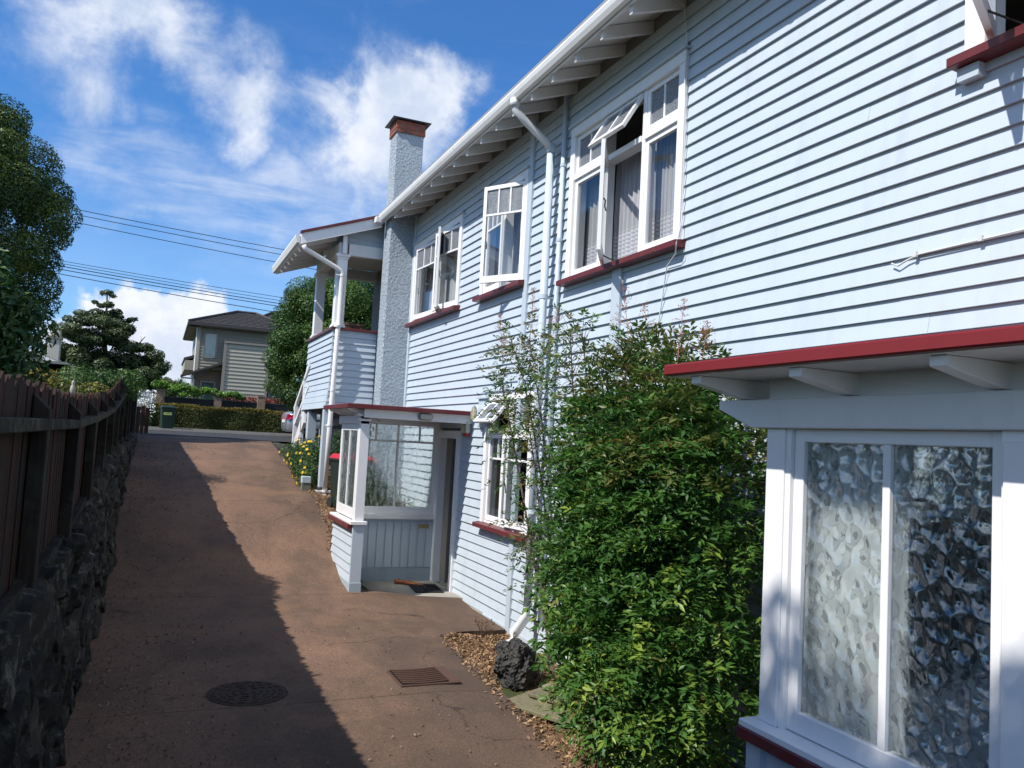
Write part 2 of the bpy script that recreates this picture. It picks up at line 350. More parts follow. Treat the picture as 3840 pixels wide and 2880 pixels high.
m1 = k.n('ShaderNodeMixShader'); m1.inputs[0].default_value = .25; k.l(k.b.outputs[0], m1.inputs[1]); k.l(tl.outputs[0], m1.inputs[2])
sx = k.n('ShaderNodeSeparateXYZ'); k.l(k.coord(), sx.inputs[0])
wv_ = k.n('ShaderNodeMath', operation='SINE'); mu = k.n('ShaderNodeMath', operation='MULTIPLY'); k.l(sx.outputs[2], mu.inputs[0]); mu.inputs[1].default_value = 150; k.l(mu.outputs[0], wv_.inputs[0])
low = k.n('ShaderNodeMapRange'); k.l(sx.outputs[2], low.inputs['Value']); low.inputs['From Min'].default_value = 2.2; low.inputs['From Max'].default_value = 2.15
st_ = k.n('ShaderNodeMath', operation='MULTIPLY'); k.l(low.outputs[0], st_.inputs[0]); g0 = k.n('ShaderNodeMath', operation='GREATER_THAN'); k.l(wv_.outputs[0], g0.inputs[0]); g0.inputs[1].default_value = -.1; k.l(g0.outputs[0], st_.inputs[1])
al = k.n('ShaderNodeMath', operation='MULTIPLY_ADD'); k.l(st_.outputs[0], al.inputs[0]); al.inputs[1].default_value = .33; al.inputs[2].default_value = .62
m2 = k.n('ShaderNodeMixShader'); k.l(al.outputs[0], m2.inputs[0]); k.l(tr.outputs[0], m2.inputs[1]); k.l(m1.outputs[0], m2.inputs[2]); k.l(m2.outputs[0], k.out.inputs[0]); LACE = k.m
DRAPE = plain('plain_curtain', (.50, .49, .49), .9)

# ------------------------------------------------------------------ mesh helpers
def tag(o, label=None, cat=None, group=None, kind=None):
    if label: o['label'] = label
    if cat: o['category'] = cat
    if group: o['group'] = group
    if kind: o['kind'] = kind
    return o
def thing(name, label, cat, loc=(0, 0, 0), group=None):
    o = bpy.data.objects.new(name, None); COL.objects.link(o); o.location = loc; o.empty_display_size = .2
    return tag(o, label, cat, group)
def link(name, me, parent=None):
    o = bpy.data.objects.new(name, me); COL.objects.link(o)
    if parent is not None:
        o.parent = parent
        if parent.data is None: o.matrix_parent_inverse = Matrix.Translation(-parent.location)
    return o
def box_vf(x0, x1, y0, y1, z0, z1):
    v = [(x0, y0, z0), (x1, y0, z0), (x1, y1, z0), (x0, y1, z0), (x0, y0, z1), (x1, y0, z1), (x1, y1, z1), (x0, y1, z1)]
    f = [(0, 3, 2, 1), (4, 5, 6, 7), (0, 1, 5, 4), (1, 2, 6, 5), (2, 3, 7, 6), (3, 0, 4, 7)]
    return v, f
class MB:
    def __init__(s): s.v = []; s.f = []
    def add(s, v, f):
        n = len(s.v); s.v += [tuple(p) for p in v]; s.f += [tuple(i+n for i in q) for q in f]; return s
    def box(s, x0, x1, y0, y1, z0, z1):
        if x0 > x1: x0, x1 = x1, x0
        if y0 > y1: y0, y1 = y1, y0
        return s.add(*box_vf(x0, x1, y0, y1, z0, z1))
    def prism(s, poly, a, b, axis):
        """poly: list of 2-D points, extruded along axis from a to b (axis 0: poly=(y,z), 1: (x,z), 2: (x,y))"""
        n = len(poly); v = []
        for t in (a, b):
            for p in poly:
                v.append((t, p[0], p[1]) if axis == 0 else (p[0], t, p[1]) if axis == 1 else (p[0], p[1], t))
        f = [tuple(range(n))[::-1], tuple(range(n, 2*n))] + [(i, (i+1) % n, n+(i+1) % n, n+i) for i in range(n)]
        return s.add(v, f)
    def tube(s, pts, r, n=8, caps=True):
        pts = [Vector(p) for p in pts]; rs = r if isinstance(r, (list, tuple)) else [r]*len(pts); v = []; f = []
        for i, p in enumerate(pts):
            t = (pts[min(i+1, len(pts)-1)]-pts[max(i-1, 0)]).normalized()
            a = Vector((0, 0, 1)) if abs(t.z) < .9 else Vector((1, 0, 0))
            u = t.cross(a).normalized(); w = t.cross(u)
            for j in range(n):
                an = 2*math.pi*j/n; v.append(p+(u*math.cos(an)+w*math.sin(an))*rs[i])
        for i in range(len(pts)-1):
            for j in range(n): f.append((i*n+j, i*n+(j+1) % n, (i+1)*n+(j+1) % n, (i+1)*n+j))
        if caps: f.append(tuple(range(n))); f.append(tuple((len(pts)-1)*n+j for j in range(n))[::-1])
        return s.add(v, f)
    def lathe(s, prof, c, n=20, axis=2):
        v = []; f = []
        for r, h in prof:
            for j in range(n):
                a = 2*math.pi*j/n; p = (r*math.cos(a), r*math.sin(a))
                v.append((c[0]+p[0], c[1]+p[1], c[2]+h) if axis == 2 else (c[0]+h, c[1]+p[0], c[2]+p[1]) if axis == 0 else (c[0]+p[0], c[1]+h, c[2]+p[1]))
        for i in range(len(prof)-1):
            for j in range(n): f.append((i*n+j, i*n+(j+1) % n, (i+1)*n+(j+1) % n, (i+1)*n+j))
        f.append(tuple(range(n))[::-1]); f.append(tuple((len(prof)-1)*n+j for j in range(n)))
        return s.add(v, f)
    def mesh(s, name, mat, smooth=False, bevel=0):
        me = bpy.data.meshes.new(name); me.from_pydata(s.v, [], s.f); me.materials.append(mat)
        me.update()
        import bmesh
        bm = bmesh.new(); bm.from_mesh(me); bmesh.ops.recalc_face_normals(bm, faces=bm.faces)
        if bevel: bmesh.ops.bevel(bm, geom=list(bm.edges), offset=bevel, segments=1, affect='EDGES', clamp_overlap=True)
        bm.to_mesh(me); bm.free()
        if smooth: me.shade_smooth()
        return me
    def build(s, name, mat, parent=None, smooth=False, bevel=0):
        return link(name, s.mesh(name, mat, smooth, bevel), parent)
def arr_mesh(name, V, F, mat, tint=None, smooth=False):
    """V (n,3) floats, F (m,k) ints with one k"""
    me = bpy.data.meshes.new(name); n, (mf, kk) = len(V), F.shape
    me.vertices.add(n); me.vertices.foreach_set('co', V.astype(np.float32).ravel())
    me.loops.add(mf*kk); me.loops.foreach_set('vertex_index', F.astype(np.int32).ravel())
    me.polygons.add(mf); me.polygons.foreach_set('loop_start', np.arange(0, mf*kk, kk, dtype=np.int32))
    if tint is not None:
        a = me.attributes.new('tint', 'FLOAT', 'FACE'); a.data.foreach_set('value', tint.astype(np.float32))
    me.materials.append(mat); me.update(calc_edges=True); me.validate()
    if smooth: me.shade_smooth()
    return me
def unit(a): return a/np.maximum(np.linalg.norm(a, axis=-1, keepdims=True), 1e-9)
def leaf_arrays(P, Nn, size, aspect=.45, fold=.25, Dv=None):
    """folded diamond leaves at P facing Nn, 2 triangles each"""
    n = len(P); Nn = unit(Nn); rnd = unit(RNG.normal(size=(n, 3))) if Dv is None else unit(Dv)
    T = unit(rnd-Nn*np.sum(rnd*Nn, 1, keepdims=True)); B = np.cross(Nn, T)
    size = np.broadcast_to(size, (n,))[:, None]
    a = P-T*size*.5; b = P+T*size*.5; mid = P-T*size*.08
    l = mid+B*size*aspect*.5+Nn*size*fold*.35; r = mid-B*size*aspect*.5+Nn*size*fold*.35
    V = np.stack([a, l, b, r], 1).reshape(-1, 3); i = np.arange(n)*4
    F = np.stack([np.stack([i, i+2, i+1], 1), np.stack([i, i+3, i+2], 1)], 1).reshape(-1, 3)
    return V, F
def leaf_cloud(clumps, per, size, aspect=.5, up=.25, inner=.35, tint=None, jitter=.35):
    """clumps (n,6): centre, radii. leaves on and just under the surface of each clump."""
    C = np.asarray(clumps, float); w = (C[:, 3]*C[:, 5]); w = w/w.sum()
    idx = RNG.choice(len(C), per, p=w); d = unit(RNG.normal(size=(per, 3))); 
    rr = np.where(RNG.random(per) < inner, RNG.uniform(.45, .9, per), RNG.uniform(.88, 1.08, per))
    P = C[idx, :3]+d*C[idx, 3:6]*rr[:, None]
    Nn = d+np.array([0, 0, up])+RNG.normal(size=(per, 3))*.55
    s = size*RNG.uniform(.7, 1.35, per)
    V, F = leaf_arrays(P, Nn, s, aspect)
    ct = RNG.random(len(C)); t = ct[idx]*.45+RNG.random(per)*.45+np.clip(d[:, 2], 0, 1)*.1
    t = np.clip(t if tint is None else tint(P, t), 0, 1)
    return V, F, np.repeat(t, 2)
def crown_clumps(c, r, n, cr, flat=.8, lo=-1.0, shell=.75):
    out_ = []
    for i in range(n):
        d = unit(RNG.normal(size=3)); 
        if d[2] < lo: d[2] = -d[2]
        q = np.array(c)+d*np.array(r)*RNG.uniform(shell, 1.0); s = cr*RNG.uniform(.65, 1.3)
        out_.append([*q, s, s, s*flat])
    out_.append([*c, r[0]*.75, r[1]*.75, r[2]*.75])
    return out_
def rock_mesh(name, seed, mat, sub=2, rough=.25, scale=(1, 1, 1), lim=.5):
    import bmesh
    bm = bmesh.new(); bmesh.ops.create_icosphere(bm, subdivisions=sub, radius=.5)
    from mathutils import noise as nz
    for v in bm.verts:
        q = v.co*2.6+Vector((seed*7.1, seed*3.3, 0)); f = 1+rough*nz.noise(q)+rough*.55*nz.noise(q*2.3)+rough*.3*nz.noise(q*5.1)
        co = v.co*f*1.22; co = Vector([max(-lim, min(lim, t)) for t in co]); v.co = Vector((co.x*scale[0], co.y*scale[1], co.z*scale[2]))
    me = bpy.data.meshes.new(name); bm.to_mesh(me); bm.free(); me.materials.append(mat); return me

# ------------------------------------------------------------------ ground, driveway, road
GY = [-40, 0, 8, 10, 11, 12, 13, 14, 15, 16, 18, 20, 22, 24, 33, 34, 36, 60, 600]
GZ = [-2.2, -2.13, -2.12, -2.09, -2.0, -1.74, -1.42, -1.16, -.98, -.84, -.64, -.44, -.335, -.34, -.275, -.23, -.15, -.1, 0]
def gz(y): return float(np.interp(y, GY, GZ))
def drive_z(x, y):
    z = gz(y); w = max(0, min(1, (x-2.4)/1.6))*max(0, min(1, (12-y)/1.5)); return z-.10*w
def terrain_z(x, y):
    """garden levels: high behind the fence, low in the lane, raised front lawn by the street"""
    z = gz(y)
    if x < -.62 and y < 26: return max(z, -.75 if y < 9 else np.interp(y, [9, 14, 22, 26], [-.75, -.5, -.4, -.35]))
    if x < 2.62 and y < 24: return z-.09
    if y < 10.4: return -2.27
    if y < 17.6: return z-.07 if x < 2.9 else min(z-.02, -1.0 if y > 12 else -2.2)
    if y < 24: return -.40
    return z-.03
xsg = sorted(set([-500, -200, -80, -40, -20, -10, -6, -3, -1.5, -.64, -.60, 0, 1, 2, 2.60, 2.66, 3, 3.5, 4, 6, 10, 20, 40, 80, 200, 500]))
ysg = sorted(set([-40, -10, 0, 2, 4, 6, 8, 10.35, 10.45, 11, 12, 13, 14, 15, 16, 17, 17.55, 17.65, 18, 20, 22, 23, 24, 26, 30, 34, 36, 45, 60, 100, 200, 600]))
v = [(x, y, terrain_z(x, y)) for y in ysg for x in xsg]; nx = len(xsg)
f = [(j*nx+i, j*nx+i+1, (j+1)*nx+i+1, (j+1)*nx+i) for j in range(len(ysg)-1) for i in range(nx-1)]
g = MB().add(v, f).build('ground', GRASSG); tag(g, kind='structure')
XR = [(-6, 2.5), (4.0, 2.62), (4.98, 2.715), (6.45, 2.89), (7.24, 2.957), (8.2, 3.03), (8.5, 3.09), (8.66, 3.16), (8.76, 3.28), (8.82, 3.5), (8.85, 3.75), (8.90, 3.93), (10.5, 3.93), (10.51, 2.46), (12.0, 2.46), (12.6, 2.56), (17.6, 2.6), (20, 2.62), (22, 2.75), (23.2, 3.1)]
def xr(y): return float(np.interp(y, [a for a, b in XR], [b for a, b in XR]))
dr = thing('driveway', None, None, (1, 10, -2.1)); tag(dr, kind='structure')
joints = [-4, 2.9, 6.6, 10.5, 13.9, 17.6, 20.4, 23.2]
for a, b in zip(joints[:-1], joints[1:]):
    ys = [a+.004]+[y for y in np.arange(-4, 24, .25) if a+.03 < y < b-.03]+[y for y, _ in XR if a+.01 < y < b-.01]+[b-.004]
    ys = sorted(set(round(float(y), 4) for y in ys)); nxx = 15; v = []
    for y in ys:
        x1 = xr(y); x0 = -.62
        for i in range(nxx):
            x = x0+(x1-x0)*i/(nxx-1); v.append((x, y, drive_z(x, y)+.004*math.sin(x*2.1+y*1.3)))
    n0 = len(v); v += [(p[0], p[1], p[2]-.13) for p in v]; f = []
    rws = len(ys)
    for j in range(rws-1):
        for i in range(nxx-1): f.append((j*nxx+i, j*nxx+i+1, (j+1)*nxx+i+1, (j+1)*nxx+i))
        f.append((j*nxx+nxx-1, n0+j*nxx+nxx-1, n0+(j+1)*nxx+nxx-1, (j+1)*nxx+nxx-1))
    for i in range(nxx-1):
        f.append((i, n0+i, n0+i+1, i+1)); q = (rws-1)*nxx; f.append((q+i, q+i+1, n0+q+i+1, n0+q+i))
    MB().add(v, f).build('concrete_slab', DRIVE, dr)
def sheet(name, x0, x1, y0, y1, dz, mat, step=1.0):
    ys = list(np.arange(y0, y1, step))+[y1]; v = []; f = []
    for y in ys: v += [(x0, y, gz(y)+dz), (x1, y, gz(y)+dz)]
    for i in range(len(ys)-1): f.append((2*i, 2*i+1, 2*i+3, 2*i+2))
    return tag(MB().add(v, f).build(name, mat), kind='structure')
sheet('road', -90, 90, 23.2, 33.2, .0, ASPH)
MB().box(-90, 90, 33.2, 33.35, -.45, -.20).build('kerb', CONC); tag(bpy.data.objects['kerb'], kind='structure')
sheet('footpath', -90, 90, 33.35, 35.1, .03, ASPHL)
# garden bed soil
bed = MB()
v = []; ys = [2.8, 4, 5, 6, 7, 8, 8.4, 8.8, 9.0, 9.3]; 
for y in ys:
    x0 = xr(min(y, 8.82))-.03
    for i in range(8):
        x = x0+(3.99-x0)*i/7; v.append((x, y, -2.235+.05*math.sin(x*3+y*2.1)+.03*math.sin(y*5.3)))
f = [(j*8+i, j*8+i+1, (j+1)*8+i+1, (j+1)*8+i) for j in range(len(ys)-1) for i in range(7)]
tag(MB().add(v, f).build('garden_bed', SOIL), kind='structure')
# side strip of soil below the veranda
v = []; ys = list(np.arange(11.95, 17.7, .5))
for y in ys:
    for x in (2.53, 2.9, 3.5, 4.2): v.append((x, y, gz(y)-.015+.05*(x-2.5)+.02*math.sin(7*y+x*3)))
f = [(j*4+i, j*4+i+1, (j+1)*4+i+1, (j+1)*4+i) for j in range(len(ys)-1) for i in range(3)]
tag(MB().add(v, f).build('side_bed', SOIL), kind='structure')

# ------------------------------------------------------------------ the weatherboard house
WX = 4.0; P = .117; Z0 = -2.181
house = thing('weatherboard_house', 'pale blue two storey weatherboard house with white windows and red sills along the driveway', 'house', (6, 8, -2.2))
H = house
# openings: (y0, y1, z0, z1) to the outside of the casings
WA = (5.73, 7.86, 1.79, 3.48); WB = (1.15, 3.06, 2.27, 3.80); W2 = (8.99, 10.47, 1.975, 3.38); W1 = (11.36, 13.84, 1.98, 3.38)
WK = (8.47, 9.98, -1.055, .63); WH = (5.95, 7.66, -1.09, .35); DR = (10.93, 11.86, -2.19, .115)
OPEN = [WA, WB, W2, W1, WK, WH, DR]
BATT = [(8.87, 8.985, -2.3, 3.95), (6.68, 6.84, .35, 1.73), (13.86, 13.94, .30, 3.95)]
def wboard(y0, y1, z, h=P, parent=None, x=WX, name='weatherboard', mat=None):
    j = RNG.uniform(-.0012, .0012); dz = RNG.uniform(-.0008, .0008)
    v = [(x-.028+j, y0, z+dz), (x-.028+j, y1, z+dz), (x-.005+j, y1, z+h+.004+dz), (x-.005+j, y0, z+h+.004+dz), (x+.004, y0, z+dz), (x+.004, y1, z+dz), (x+.004, y1, z+h+.004), (x+.004, y0, z+h+.004),
         (x-.0265+j, y0, z-.002+dz), (x-.0265+j, y1, z-.002+dz)]
    f = [(0, 3, 2, 1), (8, 0, 1, 9), (4, 8, 9, 5), (3, 7, 6, 2), (0, 8, 4, 7, 3), (1, 2, 6, 5, 9), (4, 5, 6, 7)]
    return MB().add(v, f).build(name, mat or BLUE, parent or H)
def wboard_y(x0, x1, y, z, h=P, parent=None, name='weatherboard', fx=0, mat=None, t=.028):
    """board facing -y"""
    v = [(x0, y-t, z), (x1, y-t, z), (x1, y-.005, z+h+.004), (x0, y-.005, z+h+.004), (x0, y+.004, z), (x1, y+.004, z), (x1, y+.004, z+h+.004), (x0, y+.004, z+h+.004)]
    f = [(0, 1, 2, 3), (4, 7, 6, 5), (0, 4, 5, 1), (3, 2, 6, 7), (0, 3, 7, 4), (1, 5, 6, 2)]
    return MB().add(v, f).build(name, mat or BLUE, parent or H)
row = 0
for kx in range(52):
    z = Z0+P*kx; iv = [(.55, 13.86)]
    cuts = [(a, b) for a, b, c, d in OPEN+BATT if c < z+P*.75 and d > z+P*.35]
    for a, b in sorted(cuts):
        nv = []
        for p, q in iv:
            if b <= p or a >= q: nv.append((p, q)); continue
            if a-p > .06: nv.append((p, a))
            if q-b > .06: nv.append((b, q))
        iv = nv
    for p, q in iv:
        if q-p > 4.5:                                  # a butt joint now and then, as on the wall
            jn = p+(q-p)*RNG.uniform(.3, .7); wboard(p, jn-.0006, z); wboard(jn+.0006, q, z)
        else: wboard(p, q, z)
for y0, y1, z0, z1 in BATT:
    MB().box(3.950, 4.0, y0, y1, z0, z1).build('batten', BLUED, H, bevel=.004)
def holes(y0, y1, z0, z1, hs):
    ys = sorted({y0, y1, *[t for h in hs for t in h[:2] if y0 < t < y1]}); zs = sorted({z0, z1, *[t for h in hs for t in h[2:] if z0 < t < z1]})
    for i in range(len(ys)-1):
        for j in range(len(zs)-1):
            cy, cz = (ys[i]+ys[i+1])/2, (zs[j]+zs[j+1])/2
            if not any(h[0] < cy < h[1] and h[2] < cz < h[3] for h in hs): yield ys[i], ys[i+1], zs[j], zs[j+1]
mb = MB()
for a, b, c, d in holes(.5, 17.0, -2.32, 4.05, [(h[0]+.05, h[1]-.05, h[2]+.01, h[3]-.05) for h in OPEN]): mb.box(4.006, 4.11, a, b, c, d)
mb.build('wall', ROOM, H)
mb = MB(); mb.box(7.6, 7.7, .5, 17, -2.4, 4.05); mb.box(4.12, 7.6, .40, .5, -2.4, 4.05); mb.box(4.12, 7.6, 17, 17.1, -2.4, 4.05)
for y in (4.6, 8.72, 10.85, 12.2): mb.box(4.12, 7.6, y, y+.08, -2.3, .62) if y != 10.85 else mb.box(4.12, 7.6, 10.85, 10.88, .9, 3.95)
mb.box(4.12, 7.6, .5, 17, .66, .86); mb.box(4.12, 7.6, .5, 17, 3.97, 4.05); mb.box(4.12, 7.6, .5, 17, -2.42, -2.25)
mb.build('interior_wall', ROOM, H)
# foot of the wall
MB().box(3.93, 4.0, 9.74, 10.92, -2.30, -2.19).box(3.86, 4.0, 9.70, 10.95, -2.36, -2.285).build('plinth', CONC, H, bevel=.006)
MB().box(3.958, 4.0, .6, 9.73, -2.30, -2.184).build('skirting_board', BLUED, H, bevel=.003)
mb = MB()
for y in np.arange(1, 9.6, 1.15): mb.box(4.06, 4.18, y, y+.13, -2.9, -2.30)
mb.build('pile', CONCG, H)

def awning(win, y0, y1, z0, z1, a, panes=2, hx=3.97):
    s, c_ = math.sin(a), math.cos(a)
    def T(y, t, v): return (hx-v*s+t*c_, y, z1-v*c_-t*s*0-t*s)
    h = z1-z0; mb = MB()
    def bx(ya, yb, va, vb, t0=0, t1=.035):
        v = [T(y, t, w) for w in (va, vb) for y, t in ((ya, t0), (yb, t0), (yb, t1), (ya, t1))]
        mb.add(v, [(0, 1, 2, 3), (4, 7, 6, 5), (0, 4, 5, 1), (1, 5, 6, 2), (2, 6, 7, 3), (3, 7, 4, 0)])
    r = .05
    bx(y0, y0+r, 0, h); bx(y1-r, y1, 0, h); bx(y0+r, y1-r, 0, r); bx(y0+r, y1-r, h-r, h)
    for i in range(1, panes):
        y = y0+r+(y1-y0-2*r)*i/panes; bx(y-.011, y+.011, r, h-r, .004, .03)
    mb.build('fanlight_sash', WHITE, win, bevel=.002)
    for i in range(panes):
        ya = y0+r+(y1-y0-2*r)*i/panes+.012; yb = y0+r+(y1-y0-2*r)*(i+1)/panes-.012
        v = [T(y, .016, w) for w in (r, h-r) for y in (ya, yb)]
        MB().add(v, [(0, 1, 3, 2)]).build('pane', FIG, win)
def sash(win, hy, sgn, w, z0, z1, a, tops=3, topfrac=.26, hx=3.972, glass=None, st=.052, lower=1, catch=True):
    """casement: hinge at hy, the closed leaf runs towards sgn*y, opened outwards by a"""
    s, c_ = math.sin(a), math.cos(a)
    def T(u, t, z): return (hx-u*s+t*c_, hy+sgn*(u*c_+t*s), z)
    mb = MB()
    def bx(ua, ub, za, zb, t0=0, t1=.038):
        v = [T(u, t, z) for z in (za, zb) for u, t in ((ua, t0), (ub, t0), (ub, t1), (ua, t1))]
        mb.add(v, [(0, 1, 2, 3), (4, 7, 6, 5), (0, 4, 5, 1), (1, 5, 6, 2), (2, 6, 7, 3), (3, 7, 4, 0)])
    bx(0, st, z0, z1); bx(w-st, w, z0, z1); bx(st, w-st, z1-st, z1); bx(st, w-st, z0, z0+.085)
    zt = z1-st-(z1-z0)*topfrac if tops else z1-st
    if tops: bx(st, w-st, zt-.013, zt+.013, .004, .032)
    for i in range(1, tops):
        u = st+(w-2*st)*i/tops; bx(u-.011, u+.011, zt+.013, z1-st, .004, .032)
    for i in range(1, lower):
        u = st+(w-2*st)*i/lower; bx(u-.011, u+.011, z0+.085, zt-.013, .004, .032)
    mb.build('sash', WHITE, win, bevel=.002)
    for i in range(tops):
        ua = st+(w-2*st)*i/tops+(.011 if i else 0); ub = st+(w-2*st)*(i+1)/tops-(.011 if i < tops-1 else 0)
        MB().add([T(ua, .018, zt+.013), T(ub, .018, zt+.013), T(ub, .018, z1-st), T(ua, .018, z1-st)], [(0, 1, 2, 3)]).build('pane', FIG if glass is None else glass, win)
    for i in range(lower):
        ua = st+(w-2*st)*i/lower; ub = st+(w-2*st)*(i+1)/lower
        MB().add([T(ua, .018, z0+.085), T(ub, .018, z0+.085), T(ub, .018, (zt-.013 if tops else z1-st)), T(ua, .018, (zt-.013 if tops else z1-st))], [(0, 1, 2, 3)]).build('pane', GLASS, win)
    if catch:
        zc = z0+(z1-z0)*.42
        MB().tube([T(w-.02, .042, zc+.05), T(w-.03, .06, zc+.03), T(w-.045, .055, zc-.02), T(w-.03, .07, zc-.07)], .007, 6).build('catch', BLACKM, win)
        MB().tube([T(w*.5, .03, z0+.03), (4.03, hy+sgn*w*.35, z0-.005)], .006, 6).build('stay', BLACKM, win)
def curtain(win, y0, y1, z0, z1, mat=None, x=4.17, amp=.018, folds=9):
    n = folds*8; v = []
    for i in range(n+1):
        y = y0+(y1-y0)*i/n; w = math.sin(i/8*2*math.pi+.7*math.sin(i*.23)); 
        for z, q in ((z0, 1.2), (z0+(z1-z0)*.5, 1.0), (z1, .6)): v.append((x+amp*w*q, y+.01*math.sin(i*.7+z*3), z))
    f = [(3*i+j, 3*i+3+j, 3*i+4+j, 3*i+1+j) for i in range(n) for j in range(2)]
    return MB().add(v, f).build('curtain', mat or LACE, win, smooth=True)
def win_frame(w, mull=(), transom=None, cas=.095, sill=.07, sillx=.10, head=.11, sill_ext=.05):
    y0, y1, z0, z1 = w
    fr = MB()
    fr.box(3.948, 4.02, y0, y0+cas, z0, z1-head).box(3.948, 4.02, y1-cas, y1, z0, z1-head).box(3.944, 4.02, y0, y1, z1-head, z1)
    fr.box(4.02, 4.12, y0+cas-.03, y0+cas, z0, z1-head).box(4.02, 4.12, y1-cas, y1-cas+.03, z0, z1-head)
    fr.box(4.02, 4.12, y0+cas-.03, y1-cas+.03, z1-head, z1-head+.03)
    fr.box(3.972, 4.12, y0+cas, y1-cas, z0, z0+.025)
    for m_ in mull: fr.box(3.974, 4.09, m_-.03, m_+.03, z0+.025, z1-head)
    if transom:
        es = [y0+cas]+sorted(mull)+[y1-cas]
        for i in range(len(es)-1): fr.box(3.960, 4.09, es[i]+(.03 if i else 0), es[i+1]-(.03 if i < len(es)-2 else 0), transom-.03, transom+.03)
    wobj = fr.build('window', WHITE, H, bevel=.003)
    MB().prism([(3.94-sillx+.03, z0-sill+.004), (4.0, z0-sill-.002), (4.0, z0-.001), (3.945, z0-.001), (3.94-sillx+.03, z0-.012)], y0-sill_ext, y1+sill_ext, 1).build('sill', REDS, wobj, bevel=.003)
    MB().box(3.915, 3.999, y0-.03, y1+.03, z1, z1+.022).build('head_flashing', BLUED, wobj, bevel=.003)
    return wobj
# window A: triple light with fanlights, open middle casement and open middle fanlight
w = win_frame(WA, (7.16-.02, 6.40), 2.91); tag(w, 'white triple window with open middle casement and open fanlight above')
def fixed(win, ya, yb, za, zb, n=1, glass=None, nm='sash'):
    mb = MB(); s_ = .05; x0, x1 = 3.982, 4.02
    mb.box(x0, x1, ya, ya+s_, za, zb).box(x0, x1, yb-s_, yb, za, zb).box(x0, x1, ya+s_, yb-s_, zb-s_, zb).box(x0, x1, ya+s_, yb-s_, za, za+s_*1.3)
    for i in range(1, n):
        y = ya+s_+(yb-ya-2*s_)*i/n; mb.box(x0+.004, x1-.004, y-.011, y+.011, za+s_*1.3, zb-s_)
    mb.build(nm, WHITE, win, bevel=.002)
    for i in range(n):
        a = ya+s_+(yb-ya-2*s_)*i/n; b = ya+s_+(yb-ya-2*s_)*(i+1)/n
        MB().add([(4.0, a, za+s_*1.3), (4.0, b, za+s_*1.3), (4.0, b, zb-s_), (4.0, a, zb-s_)], [(0, 1, 2, 3)]).build('pane', glass or GLASS, win)
fixed(w, 5.825, 6.37, 1.815, 2.88); fixed(w, 5.825, 6.37, 2.94, 3.37, 2, FIG, 'fanlight_sash')
fixed(w, 7.17, 7.765, 1.815, 2.88); fixed(w, 7.17, 7.765, 2.94, 3.37, 2, FIG, 'fanlight_sash')
sash(w, 7.11, -1, .68, 1.82, 2.875, R(33), tops=0)
awning(w, 6.435, 7.105, 2.945, 3.365, R(31), 2)
curtain(w, 5.86, 6.42, 1.86, 2.95); curtain(w, 6.45, 7.20, 1.86, 2.95); curtain(w, 7.25, 8.25, 1.86, 2.95)
# window 2: pair of casements, near one swung out
w = win_frame(W2, (9.73,), None); tag(w, 'white casement window with its near sash swung out towards the driveway')
sash(w, 9.085, 1, .66, 2.0, 3.255, R(31)); sash(w, 10.375, -1, .61, 2.0, 3.255, R(2), catch=False)
curtain(w, 9.08, 9.3, 2.0, 3.2, DRAPE, 4.14, .02, 5); curtain(w, 9.35, 10.7, 2.0, 3.2, LACE, 4.19, .02, 12)
# window 1 by the chimney
w = win_frame(W1, (12.45, ), None); tag(w, 'white casement window beside the roughcast chimney')
sash(w, 12.48, 1, 1.05, 2.0, 3.255, R(4)); sash(w, 11.47, 1, .86, 2.0, 3.255, R(8))
sash(w, 12.42, -1, .60, 2.0, 3.255, R(22), tops=3)
MB().box(3.972, 4.02, 13.56, 13.745, 2.0, 3.27).build('jamb', WHITE, w)
curtain(w, 11.5, 12.5, 2.0, 3.2, DRAPE, 4.16, .02, 9); curtain(w, 12.6, 14.3, 2.0, 3.2, LACE, 4.2, .02, 12)
# near upper window at the right edge
w = win_frame(WB, (2.1,), None, cas=.12, head=.12); tag(w, 'white upper window nearest the viewer with its sash swung out')
sash(w, 2.93, -1, .62, 2.30, 3.66, R(62)); fixed(w, 1.28, 2.06, 2.30, 3.66)
MB().lathe([(.011, 0), (.011, .09)], (3.955, 2.945, 2.42), 8).build('hinge', BRASS, w)
MB().box(3.92, 4.0, 2.95, 3.08, 2.12, 2.195).build('sill_bracket', BLUED, H)
# kitchen window
w = win_frame(WK, (9.22,), .12); tag(w, 'white ground floor window with its small top light propped open')
fixed(w, 9.255, 9.88, -1.02, .085, 1); MB().box(3.984, 4.012, 9.305, 9.83, -.235, -.212).box(3.984, 4.012, 9.556, 9.578, -.212, .03).build('glazing_bar', WHITE, w)
sash(w, 8.57, 1, .62, -1.02, .085, R(9), tops=2, topfrac=.23, glass=GLASS)
awning(w, 9.26, 9.88, .155, .51, R(40), 2); fixed(w, 8.57, 9.19, .155, .515, 2, FIG, 'fanlight_sash')
curtain(w, 9.3, 9.5, -1.0, -.25, LACE, 4.13, .02, 3); curtain(w, 8.75, 8.95, -1.0, -.25, LACE, 4.13, .02, 3)
w = win_frame(WH, (6.8,), None); tag(w, 'white ground floor window half hidden behind the big shrub')
fixed(w, 6.83, 7.565, -1.06, .24); fixed(w, 6.045, 6.77, -1.06, .24); curtain(w, 6.1, 7.5, -1.0, .2)

